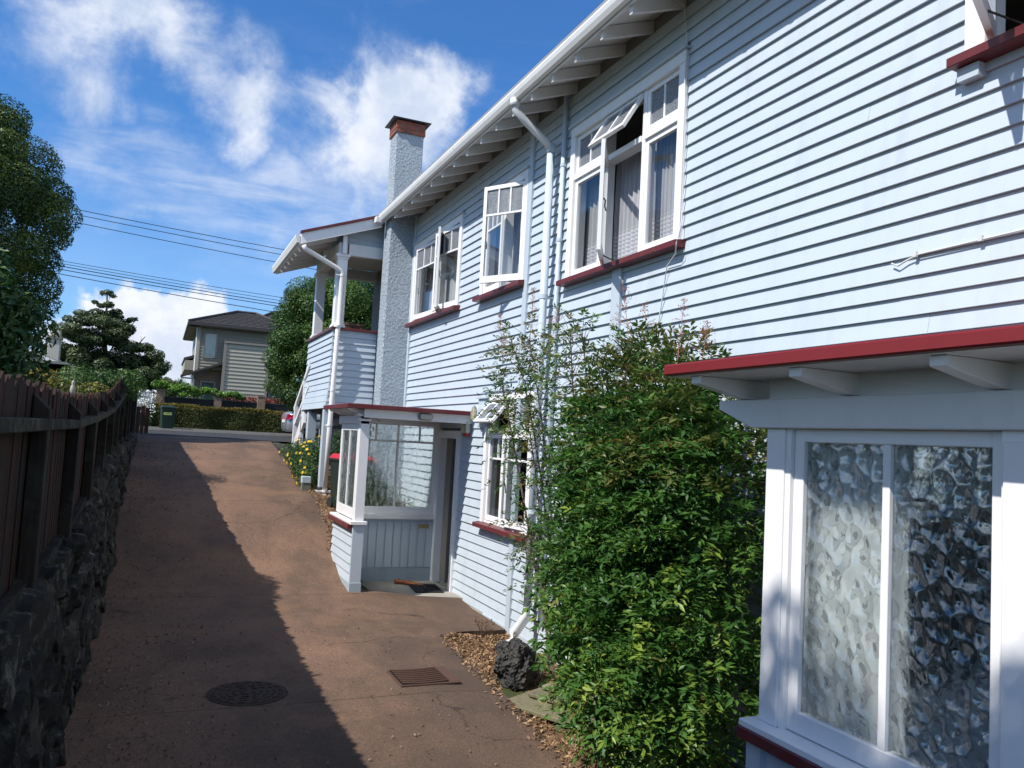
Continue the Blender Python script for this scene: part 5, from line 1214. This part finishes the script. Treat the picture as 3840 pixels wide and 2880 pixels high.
# neighbour house
nh = thing('neighbour_house', 'two storey taupe weatherboard house with a dark tiled roof across the street', 'house', (4, 46, -.1))
YF = 44.0; NW = nh
MB().box(1.58, 6.05, YF+.03, 52, 2.82, 4.95).box(1.62, 6.0, YF+.45, 52, -.2, 2.82).box(1.50, 6.3, YF+.75, 52, -.2, 2.2).build('wall', TAUPD, nh)
win1 = (1.86, 2.47, 3.48, 4.67); win2 = (5.08, 5.72, 3.46, 4.66); BAY = (2.81, 5.04)
def nboard(x0, x1, y, z, h, mat=TAUPE): return wboard_y(x0, x1, y, z, h, nh, mat=mat, t=.045)
hp = .155
for k_ in range(14):
    z = 2.85+hp*k_
    iv = [(1.60, 5.98)]
    for a, b_, c_, d_ in [(win1[0], win1[1], win1[2], win1[3]), (win2[0], win2[1], win2[2], win2[3]), (BAY[0], BAY[1], 0, 4.3)]:
        if c_ < z+hp*.6 and d_ > z+hp*.4:
            nv = []
            for p, q in iv:
                if b_ <= p or a >= q: nv.append((p, q)); continue
                if a-p > .03: nv.append((p, a))
                if q-b_ > .03: nv.append((b_, q))
            iv = nv
    for p, q in iv:
        if z+hp < 4.98: nboard(p, q, YF, z, hp)
MB().box(2.9, 4.96, YF-.42, YF, .6, 4.22).build('bay', TAUPD, nh)
for k_ in range(17): nboard(2.93, 4.93, YF-.42, .95+.19*k_, .19, TAUPL)
MB().box(2.80, 2.93, YF-.50, YF-.0, .6, 4.22).box(4.93, 5.05, YF-.50, YF, .6, 4.22).box(2.80, 5.05, YF-.52, YF, 4.22, 4.33).build('bay_trim', TAUPD, nh)
MB().box(1.55, 1.66, YF-.06, YF+.02, 2.7, 4.95).build('corner_trim', TAUPL, nh); MB().box(5.96, 6.06, YF-.06, YF+.02, 2.7, 4.95).build('corner_trim', TAUPL, nh)
for q, (a, b_, c_, d_) in enumerate((win1, win2, (1.88, 2.50, 1.2, 2.17), (5.25, 5.9, .8, 1.9))):
    yy_ = YF if q < 2 else YF+.22
    wn_ = MB().box(a-.06, a+.02, yy_-.07, yy_+.02, c_-.06, d_+.05).box(b_-.02, b_+.06, yy_-.07, yy_+.02, c_-.06, d_+.05).box(a-.06, b_+.06, yy_-.075, yy_+.02, d_, d_+.07).box(a-.06, b_+.06, yy_-.08, yy_+.02, c_-.07, c_).build('window', TAUPD, nh)
    MB().box(a+.02, b_-.02, yy_-.02, yy_-.015, c_, d_).build('pane', GLASS, wn_); MB().box(a+.02, b_-.02, yy_-.0, yy_+.028, c_, d_).build('back', plain('blue_grey_room_%d' % q, (.10, .13, .14), .6), wn_)
    if q < 2:
        v = []; m_ = 40
        for i in range(m_+1): v += [(a+.05+(b_-a-.10)*i/m_, yy_-.008+.004*math.sin(i*1.7), c_+.02), (a+.05+(b_-a-.10)*i/m_, yy_-.008+.004*math.sin(i*1.7), d_-.02)]
        MB().add(v, [(2*i, 2*i+2, 2*i+3, 2*i+1) for i in range(m_)]).build('curtain', plain('pale_curtain_%d' % q, (.42, .47, .44) if q == 0 else (.22, .25, .23), .9), wn_)
# brick ground floor
MB().box(1.50, 2.80, YF+.26, YF+.4, -.2, 3.3).box(5.06, 6.6, YF+.26, YF+.4, -.2, 2.80).build('mortar_wall', MORT, nh)
for k_ in range(24):
    z = .85+k_*.098; 
    for i in range(-1, 7):
        for x_base, lim0, lim1 in ((1.50, 1.50, 2.80), (5.06, 5.06, 6.2)):
            p = x_base+i*.27+(k_ % 2)*.135; q = p+.26; p = max(p, lim0); q = min(q, lim1)
            if q-p < .04 or z > 3.1: continue
            if x_base < 2 and z > 2.35+(p-1.5)*.62: continue
            if x_base > 5 and z > 2.7: continue
            if any(p < b2 and q > a2 and z < d2+.05 and z+.09 > c2-.05 for a2, b2, c2, d2 in ((1.88, 2.50, 1.2, 2.17), (5.25, 5.9, .8, 1.9))): continue
            MB().box(p, q, YF+.235, YF+.30, z, z+.086).build('brick', BRICKT, nh)
# roofs with courses of tiles
def course_roof(pts_low, pts_high, n, name='tile_course', th=.05, par=None, mat=TILE):
    (ax, ay, az), (bx_, by, bz) = pts_low; (cx2, cy2, cz), (dx, dy, dz_) = pts_high
    for i in range(n):
        t0, t1 = i/n, (i+1)/n+.01
        L0 = np.array([ax, ay, az])*(1-t0)+np.array([cx2, cy2, cz])*t0; R0 = np.array([bx_, by, bz])*(1-t0)+np.array([dx, dy, dz_])*t0
        L1 = np.array([ax, ay, az])*(1-t1)+np.array([cx2, cy2, cz])*t1; R1 = np.array([bx_, by, bz])*(1-t1)+np.array([dx, dy, dz_])*t1
        m_ = 26; v = []
        for j in range(m_+1):
            s_ = j/m_; a = L0*(1-s_)+R0*s_; c = L1*(1-s_)+R1*s_; w_ = .018*abs(math.sin(j*math.pi/2)); v += [tuple(a+[0, 0, th+w_]), tuple(c+[0, 0, w_*.5]), tuple(a+[0, 0, -.01])]
        f = [(3*j, 3*j+3, 3*j+4, 3*j+1) for j in range(m_)]+[(3*j, 3*j+2, 3*j+5, 3*j+3) for j in range(m_)]
        MB().add(v, f).build(name, mat, par or nh)
course_roof(((1.05, YF-.55, 5.10), (6.5, YF-.55, 5.10)), ((3.60, YF+3.2, 6.30), (4.6, YF+3.2, 6.30)), 10)
course_roof(((3.6, YF+.8, 5.25), (8.8, YF+.8, 5.3)), ((5.6, YF+4.0, 6.6), (7.4, YF+4.0, 6.6)), 9)
MB().add([(1.05, YF-.55, 5.10), (3.60, YF+3.2, 6.30), (1.05, 52, 5.10)], [(0, 1, 2)]).add([(1.05, YF-.55, 5.06), (6.5, YF-.55, 5.06), (6.5, 52, 5.06), (1.05, 52, 5.06)], [(0, 1, 2, 3)]).build('roof', TILE, nh)
MB().tube([(1.05, YF-.55, 5.17), (3.60, YF+3.2, 6.38)], .07, 6).tube([(3.60, YF+3.2, 6.38), (4.6, YF+3.2, 6.38)], .07, 6).tube([(4.6, YF+3.2, 6.38), (6.5, YF-.55, 5.17)], .07, 6).tube([(3.6, YF+.8, 5.33), (5.6, YF+4, 6.68), (7.4, YF+4, 6.68)], .07, 6).build('ridge_tiles', TILE, nh)
MB().box(1.02, 6.5, YF-.66, YF-.56, 4.98, 5.10).box(1.0, 1.1, YF-.6, 52, 4.98, 5.10).build('gutter', plain('brown_gutter', (.06, .052, .05), .5), nh)
MB().box(1.1, 6.5, YF-.55, YF, 4.96, 4.985).box(1.08, 1.58, YF-.5, 52, 4.96, 4.985).build('soffit', plain('eave_lining', (.22, .20, .17), .8), nh)
MB().prism([(.88, 2.44), (2.85, 3.26), (2.85, 3.14), (.88, 2.34)], YF-.45, YF+.3, 1).prism([(1.0, 3.42), (1.5, 3.60), (1.5, 3.45), (1.0, 3.30)], YF+1.0, 50, 1).build('lean_to_roof', TILE, nh)
MB().prism([(5.04, 3.14), (6.9, 2.45), (6.9, 2.35), (5.04, 3.0)], YF-.3, YF+.3, 1).build('lean_to_roof', TILE, nh)
MB().box(.92, 1.5, YF-.4, YF+.3, 2.30, 2.34).box(1.05, 1.5, YF+1.0, 50, 2.8, 3.3).build('soffit', TAUPL, nh)
MB().tube([(1.50, YF-.05, 2.3), (1.50, YF-.05, .5)], .04, 8).tube([(1.50, YF+.1, 4.95), (1.50, YF+.1, 2.6)], .04, 8).build('downpipe', PVCW, nh)
# palm/cordyline and little trees behind
cp = thing('cordyline', 'spiky green cordyline behind the vine covered fence', 'plant', (.78, 39, 0))
MB().tube([(.78, 39, -.2), (.78, 39, 1.65)], .06, 8).build('stem', BARK, cp)
mb = MB()
for i in range(46):
    a = RNG.uniform(0, 6.28); e2 = RNG.uniform(-.1, 1.4); d = np.array([math.cos(a)*math.cos(e2), math.sin(a)*math.cos(e2), math.sin(e2)]); s_ = unit(np.cross(d, [0, 0, 1.01])); c = np.array([.78, 39, 1.65]); l_ = .5
    mb.add([tuple(c-s_*.015), tuple(c+s_*.015), tuple(c+d*l_*.5+s_*.02), tuple(c+d*l_+[0, 0, -.06]), tuple(c+d*l_*.5-s_*.02)], [(0, 1, 2, 3, 4)])
tag(mb.build('leaves', plain('cordyline_leaf', (.12, .19, .08), .5), cp), kind='stuff')
tree('small_tree', 'small dark tree between the white shed and the taupe house', 'tree', (.4, 52, -.2), (.4, 52, 2.2), crown_clumps((.45, 52, 2.0), (.8, .8, .55), 12, .35), 5000, .13, LF_MID, .08, 4, .6)
tree('yellow_green_tree', 'small yellow green tree behind the brick pillar fence', 'tree', (-.1, 47, -.2), (-.1, 47, 1.8), crown_clumps((0.1, 47, 1.75), (.75, .6, .45), 10, .3), 4200, .11, LF_YEL, .07, 4, .5)
# daisies by the end of the fence
ds = thing('white_flower_clump', 'tall clump of white daisies at the left end of the hedge', 'flowers', (-.55, 35, -.2))
V, F, T = leaf_cloud([[-.62+.12*i, 35.2+.1*(i % 3), .12, .12, .2, .35] for i in range(6)], 2600, .16, .10, 1.2, .5); tag(link('leaves', arr_mesh('leaves', V, F, LF_DSY, T), ds), kind='stuff')
P_ = np.stack([RNG.uniform(-.78, -.12, 330), RNG.uniform(34.9, 35.5, 330), RNG.uniform(.1, 1.28, 330)], 1); V, F = leaf_arrays(P_, np.array([[0, -1, .6]])+RNG.normal(size=(330, 3))*.4, .055*RNG.uniform(.6, 1.3, 330), .95)
tag(link('flowers', arr_mesh('flowers', V, F, FLW, np.repeat(RNG.random(330), 2)), ds), kind='stuff')
mb = MB()
for i in range(60):
    x = RNG.uniform(-.75, -.15); mb.tube([(x, 35.2, -.2), (x+RNG.uniform(-.05, .05), 35.2, RNG.uniform(.6, 1.25))], .005, 3, False)
tag(mb.build('stems', plain('pale_stem', (.16, .19, .10), .8), ds), kind='stuff')

# silver car
car = thing('parked_car', 'silver sedan parked at the far kerb, mostly hidden behind the veranda steps', 'car', (6.7, 32.0, -.28))
CL, CW, gx, gy, gz0 = 4.5, 1.74, 4.42, 31.15, -.275
def loft(secs, mat, name, par, smooth=True):
    n_ = len(secs[0]); v = [p for s_ in secs for p in s_]; f = []
    for i in range(len(secs)-1):
        for j in range(n_-1): f.append((i*n_+j, i*n_+j+1, (i+1)*n_+j+1, (i+1)*n_+j))
    f.append(tuple(range(n_))); f.append(tuple((len(secs)-1)*n_+j for j in range(n_))[::-1])
    return MB().add(v, f).build(name, mat, par, smooth)
def csec(x, zb, zt, hw, r=.16):
    pts = [(-hw+.06, zb), (-hw, zb+.12), (-hw-.01, zb+(zt-zb)*.5), (-hw+.03, zt-r*.6), (-hw+.16, zt), (0, zt+.02), (hw-.16, zt), (hw-.03, zt-r*.6), (hw+.01, zb+(zt-zb)*.5), (hw, zb+.12), (hw-.06, zb), (-hw+.06, zb)]
    return [(gx+x, gy+CW/2+y_, gz0+z_) for y_, z_ in pts]
loft([csec(0, .38, .82, .66), csec(.05, .25, .92, .76), csec(.25, .20, .97, .83), csec(.9, .18, .99, .86), csec(1.6, .18, .96, .87), csec(3.0, .18, .95, .87), csec(3.6, .18, .90, .86), csec(4.2, .2, .76, .80), csec(4.5, .3, .60, .66)], SILVER, 'body', car)
def gsec(x, zt, hw, hwb): 
    pts = [(-hwb, .90), (-hw, zt-.05), (-hw+.12, zt), (0, zt+.02), (hw-.12, zt), (hw, zt-.05), (hwb, .90), (-hwb, .90)]
    return [(gx+x, gy+CW/2+y_, gz0+z_) for y_, z_ in pts]
loft([gsec(.55, .97, .74, .76), gsec(1.15, 1.36, .60, .80), gsec(1.9, 1.44, .60, .80), gsec(2.5, 1.40, .60, .80), gsec(3.3, .98, .72, .78)], CGLASS, 'window_glass', car)
loft([gsec(1.18, 1.375, .61, .62), gsec(1.9, 1.455, .61, .62), gsec(2.5, 1.415, .61, .62)], SILVER, 'roof', car)
for x in (.95, 3.55):
    for y_ in (gy+.02, gy+CW-.22):
        wl = MB().lathe([(.30, 0), (.32, .03), (.32, .17), (.30, .20)], (gx+x, y_, gz0+.31), 22, 1).build('wheel', TYRE, car)
        MB().lathe([(.19, -.006), (.20, .03)], (gx+x, y_, gz0+.31), 18, 1).build('rim', SILVER, wl)
for y_ in (gy+.07, gy+CW-.35): MB().add([(gx-.01, y_, gz0+.66), (gx+.10, y_-.04, gz0+.66), (gx+.32, y_-.02, gz0+.82), (gx+.04, y_, gz0+.86), (gx-.01, y_+.28, gz0+.66), (gx+.02, y_+.28, gz0+.86)], [(0, 1, 2, 3), (0, 3, 5, 4)]).build('tail_light', TAILR, car)
MB().box(gx-.02, gx+.01, gy+.55, gy+1.2, gz0+.55, gz0+.66).build('number_plate', PVCW, car)

# wires
for i, (a, b_, r_) in enumerate([((280, 784), (1085, 940), .012), ((280, 803), (1085, 960), .012), ((280, 832), (1040, 983), .012), ((305, 990), (1090, 1120), .009), ((305, 1000), (1088, 1132), .009), ((305, 1010), (1086, 1143), .014), ((305, 1022), (1084, 1153), .013), ((305, 1040), (1060, 1173), .013)]):
    da, db = ray(*a), ray(*b_); YW = 30.0; pa, pb = da*(YW/da[1]), db*(YW/db[1]); slp = (pb[2]-pa[2])/(pb[0]-pa[0]); pts = []
    for x in np.linspace(-26, 26, 40): pts.append((x, YW+.02*i, pa[2]+slp*(x-pa[0])+.0016*((x-pa[0])*(x-pb[0]))))
    o = MB().tube(pts, r_, 5).build('overhead_wire', WIREM)
    tag(o, ['highest of the overhead wires crossing the sky', 'second highest overhead wire, close under the top one', 'third overhead wire, lowest of the upper three', 'topmost faint wire of the lower five', 'second faint wire of the lower five', 'middle dark wire of the lower five', 'fourth wire of the lower group', 'lowest wire, just above the neighbour roof'][i], 'wire', 'overhead wires along the street')

# tree by the street, seen between the veranda posts
cc = crown_clumps((4.75, 26, 3.2), (1.45, 1.6, 1.75), 60, .50)+crown_clumps((6.3, 26.5, 3.5), (1.6, 1.6, 1.75), 50, .55)+crown_clumps((3.95, 25.6, 2.55), (.85, .9, 1.75), 38, .40)+[[3.35, 25.6, 1.8, .38, .4, .35], [3.2, 25.5, 1.35, .35, .4, .3], [3.6, 25.4, 1.1, .5, .4, .35], [4.0, 25.4, .8, .5, .4, .3], [3.3, 25.6, 3.5, .35, .4, .35], [3.55, 25.7, 4.15, .28, .3, .3]]
tree('evergreen_tree', 'dense dark green tree by the street behind the veranda', 'tree', (4.9, 26, -.4), (5.1, 26, 4.2), cc, 230000, .062, LF_SHR, .22, 8, 1.5, .5, inner=.15)
# left: big conifer, laurel, golden shrub, hedge shrub
cc = crown_clumps((-5.3, 22, 4.25), (2.85, 2.9, 3.05), 230, .48, shell=.88)
tree('big_conifer', 'large dense dark conifer rising behind the fence at the left edge', 'tree', (-5.3, 22, -.5), (-5.3, 22, 6), cc, 290000, .066, LF_CON, .35, 10, 2.4, .45, inner=.06)
cc = [[-1.60, 10.1, .55, .45, .5, .40], [-1.85, 9.8, 1.15, .45, .5, .45], [-1.50, 10.3, .95, .38, .4, .35], [-2.35, 10.0, .95, .75, .9, .75], [-2.0, 10.2, 1.45, .45, .5, .45], [-1.75, 10.0, .85, .42, .5, .4], [-1.9, 10.2, .35, .5, .6, .35], [-2.6, 9.6, 1.9, .5, .5, .45], [-1.55, 10.1, 1.15, .25, .3, .22]]
tree('laurel_bush', 'leafy broadleaf bush hanging over the near part of the fence', 'bush', (-2.3, 10, -.7), (-2.2, 10, 1.3), cc, 13000, .10, LF_LAU, .05, 6, .8, .36, .4, .4)
cc = [[-1.62+.2*i, 12.3, .40-.05*i+.05*math.sin(i*2), .24, .3, .24] for i in range(5)]
tree('golden_shrub', 'small shrub with golden yellow leaves peeping over the fence', 'shrub', (-1.3, 12.3, -.6), (-1.3, 12.3, .3), cc, 5200, .045, LF_YEL, .03, 4, .4, .5)
cc = [[-1.35+.22*i, 15, .58+.03*math.sin(i*2), .26, .4, .26] for i in range(5)]+[[-1.0, 15, .45, .4, .4, .3], [-.7, 15.5, .55, .25, .4, .2]]
tree('green_shrub', 'bright green shrub behind the dip in the fence', 'shrub', (-1.0, 15, -.5), (-1, 15, .4), cc, 8000, .05, LF_SHR, .03, 4, .4, .4)
# irregular tree beyond the cottage
def q45(px, py, y=45.0): d = ray(px, py); return d*(y/d[1])
cc = []
for px, py, r_, fl in [(400, 1098, .30, .45), (385, 1140, .36, .5), (340, 1178, .5, .5), (420, 1180, .5, .5), (300, 1205, .5, .4), (260, 1245, .45, .35), (320, 1250, .75, .4), (390, 1230, .85, .5), (440, 1225, .6, .5), (470, 1205, .28, .4), (500, 1200, .22, .3), (350, 1290, .7, .4), (290, 1270, .5, .3), (430, 1275, .5, .4),
                       (240, 1300, .6, .7), (260, 1350, .8, .8), (330, 1340, .9, .7), (400, 1350, 1.0, .7), (470, 1300, .7, .6), (520, 1310, .6, .5), (560, 1350, .7, .6), (500, 1370, 1.0, .7), (590, 1390, .45, .7), (420, 1410, 1.0, .6), (500, 1430, .9, .6), (330, 1400, .9, .6), (250, 1400, .7, .6), (560, 1430, .6, .7), (600, 1370, .3, .5)]:
    p = q45(px, py); 
    for _ in range(7): q_ = r_*RNG.uniform(.32, .75); cc.append([p[0]+RNG.uniform(-.9, .9)*r_, 45+RNG.uniform(-1, 1)*(.3+r_), p[2]+RNG.uniform(-.7, .7)*r_*fl, q_, q_, q_*max(fl, .5)])
t = thing('spreading_tree', 'irregular tiered tree with open branches beyond the cottage', 'tree', (-2.4, 45, -.2))
V, F, T = leaf_cloud(cc, 62000, .14, .45, .7, .3); tag(link('crown', arr_mesh('crown', V, F, LF_MID, T), t), kind='stuff')
mb = MB(); p0 = q45(400, 1480); 
def lim(pts, r0): mb.tube([tuple(q45(*p)) for p in pts], [r0*(1-.75*i/(len(pts)-1)) for i in range(len(pts))], 6)
lim([(402, 1520), (400, 1400), (395, 1300), (398, 1200), (402, 1105)], .16); lim([(398, 1340), (430, 1290), (470, 1250), (505, 1205)], .08); lim([(440, 1282), (480, 1262), (500, 1235)], .05); lim([(397, 1310), (360, 1280), (300, 1262), (250, 1250)], .08)
lim([(398, 1400), (470, 1350), (520, 1290), (545, 1262)], .07); lim([(400, 1380), (340, 1340), (270, 1310)], .08); lim([(395, 1250), (360, 1210), (320, 1190)], .06); lim([(402, 1140), (412, 1115), (425, 1110)], .03); lim([(520, 1290), (530, 1275), (528, 1260)], .02)
mb.build('trunk', BARKG, t)
# cottage with chimney
ct = thing('cottage', 'low old cottage with a pale chimney and green veranda seen over the fence', 'cottage', (-6, 41, -.2))
MB().box(-10, -3.7, 39, 47, -.3, 2.0).build('wall', COTT, ct)
MB().prism([(-9, 1.4), (-5.02, 2.80), (-3.3, 2.05), (-3.3, 1.95), (-9, 1.3)], 38.6, 47, 1).build('roof', COTR, ct)
MB().prism([(-5.05, 2.74), (-3.75, 2.20), (-3.75, 2.02), (-5.05, 2.56)], 38.5, 38.6, 1).prism([(-9, 1.3), (-5.05, 2.74), (-5.05, 2.56), (-9, 1.12)], 38.5, 38.6, 1).build('bargeboard', WHITEW, ct)
MB().prism([(-6, 1.15), (-5.05, 2.5), (-3.9, 2.05), (-3.9, 1.2)], 38.62, 38.68, 1).build('gable', COTT, ct)
chh = MB().box(-4.58, -4.12, 40, 40.5, 1.9, 3.36).build('chimney', COTT, ct, bevel=.02); MB().box(-4.63, -4.07, 39.95, 40.55, 3.36, 3.50).build('chimney_crown', CONCG, chh); MB().lathe([(.11, 0), (.10, .3), (.12, .32)], (-4.45, 40.25, 3.5), 10).lathe([(.10, 0), (.09, .26), (.11, .28)], (-4.22, 40.25, 3.5), 10).build('chimney_pot', plain('clay_pot', (.45, .38, .28), .8), chh)
MB().prism([(-6.5, 2.12), (-3.35, 2.12), (-2.72, 1.66), (-2.72, 1.6), (-6.5, 1.98)], 35.2, 38.5, 1).build('veranda_roof', COTR, ct)
MB().box(-6.5, -3.2, 35.2, 35.3, 1.72, 2.02).build('fascia', GREENW, ct)
for x in (-3.1, -2.9): MB().box(x, x+.07, 35.4, 35.47, -.2, 1.75).build('veranda_post', GREENW, ct)
MB().box(-6.5, -3.55, 35.6, 35.7, -.2, 1.45).build('screen_wall', GREENW, ct); MB().box(-4.1, -3.9, 35.5, 35.6, 1.3, 1.75).build('veranda_post', GREENW, ct)
bf = thing('back_fence', 'dark timber fence in front of the green cottage veranda', 'fence', (-3, 30, 0))
for i in range(34): MB().box(-4.3+.12*i, -4.19+.12*i, 26, 26.03, -.4, .83-.012*i+.02*math.sin(i*3)).build('paling', PALE, bf)
# white corrugated shed
sh = thing('corrugated_shed', 'tall shed of white corrugated iron partly hidden by the spreading tree', 'shed', (-.5, 60, 0))
v = []; m_ = 60
for i in range(m_+1):
    x = -1.0+1.05*i/m_; zt_ = 4.42-.05*i/m_; yy_ = 60+.025*math.sin(i*math.pi/2); v += [(x-.35*0, yy_, -.3), (x, yy_, zt_)]
MB().add(v, [(2*i, 2*i+2, 2*i+3, 2*i+1) for i in range(m_)]).build('wall', CORR, sh)
MB().box(-1.6, .05, 60.04, 64, -.3, 4.3).build('frame', CORR, sh); MB().box(.03, .09, 59.95, 60.0, -.3, 4.4).build('corner_post', plain('pale_green_trim', (.35, .43, .38), .5), sh)
# small ornament on the fence
on = thing('fence_ornament', 'tiny pale bird ornament perched on top of a low paling', 'ornament', (-.60, 6.9, .18))
p_ = q45(272, 1445, 9.0)*(.6/abs(q45(272, 1445, 9.0)[0])); ox, oy = -.59, 6.79; oz = ftop(oy)
MB().lathe([(.010, 0), (.016, .012), (.020, .035), (.016, .06), (.009, .075), (.013, .085), (.010, .098), (.002, .105)], (ox, oy, oz), 10).build('body', plain('pale_ornament', (.38, .34, .28), .6), on, smooth=True)
MB().tube([(ox, oy, oz+.09), (ox+.02, oy-.01, oz+.092)], [.004, .001], 5).tube([(ox, oy, oz+.03), (ox-.02, oy+.01, oz+.005)], [.009, .003], 5).build('beak', plain('dark_beak', (.08, .06, .05), .6), on)
# tree and bank of green behind the viewer's left (it shades the side porch)
tree('garden_tree', 'tall leafy garden tree left of the side porch beyond the fence', 'tree', (-3.4, .9, -.7), (-3.3, .9, 4.2), crown_clumps((-3.3, .70, 3.55), (1.5, 1.6, 1.5), 55, .5), 40000, .13, LF_LAU, .14, 7, 1.3)
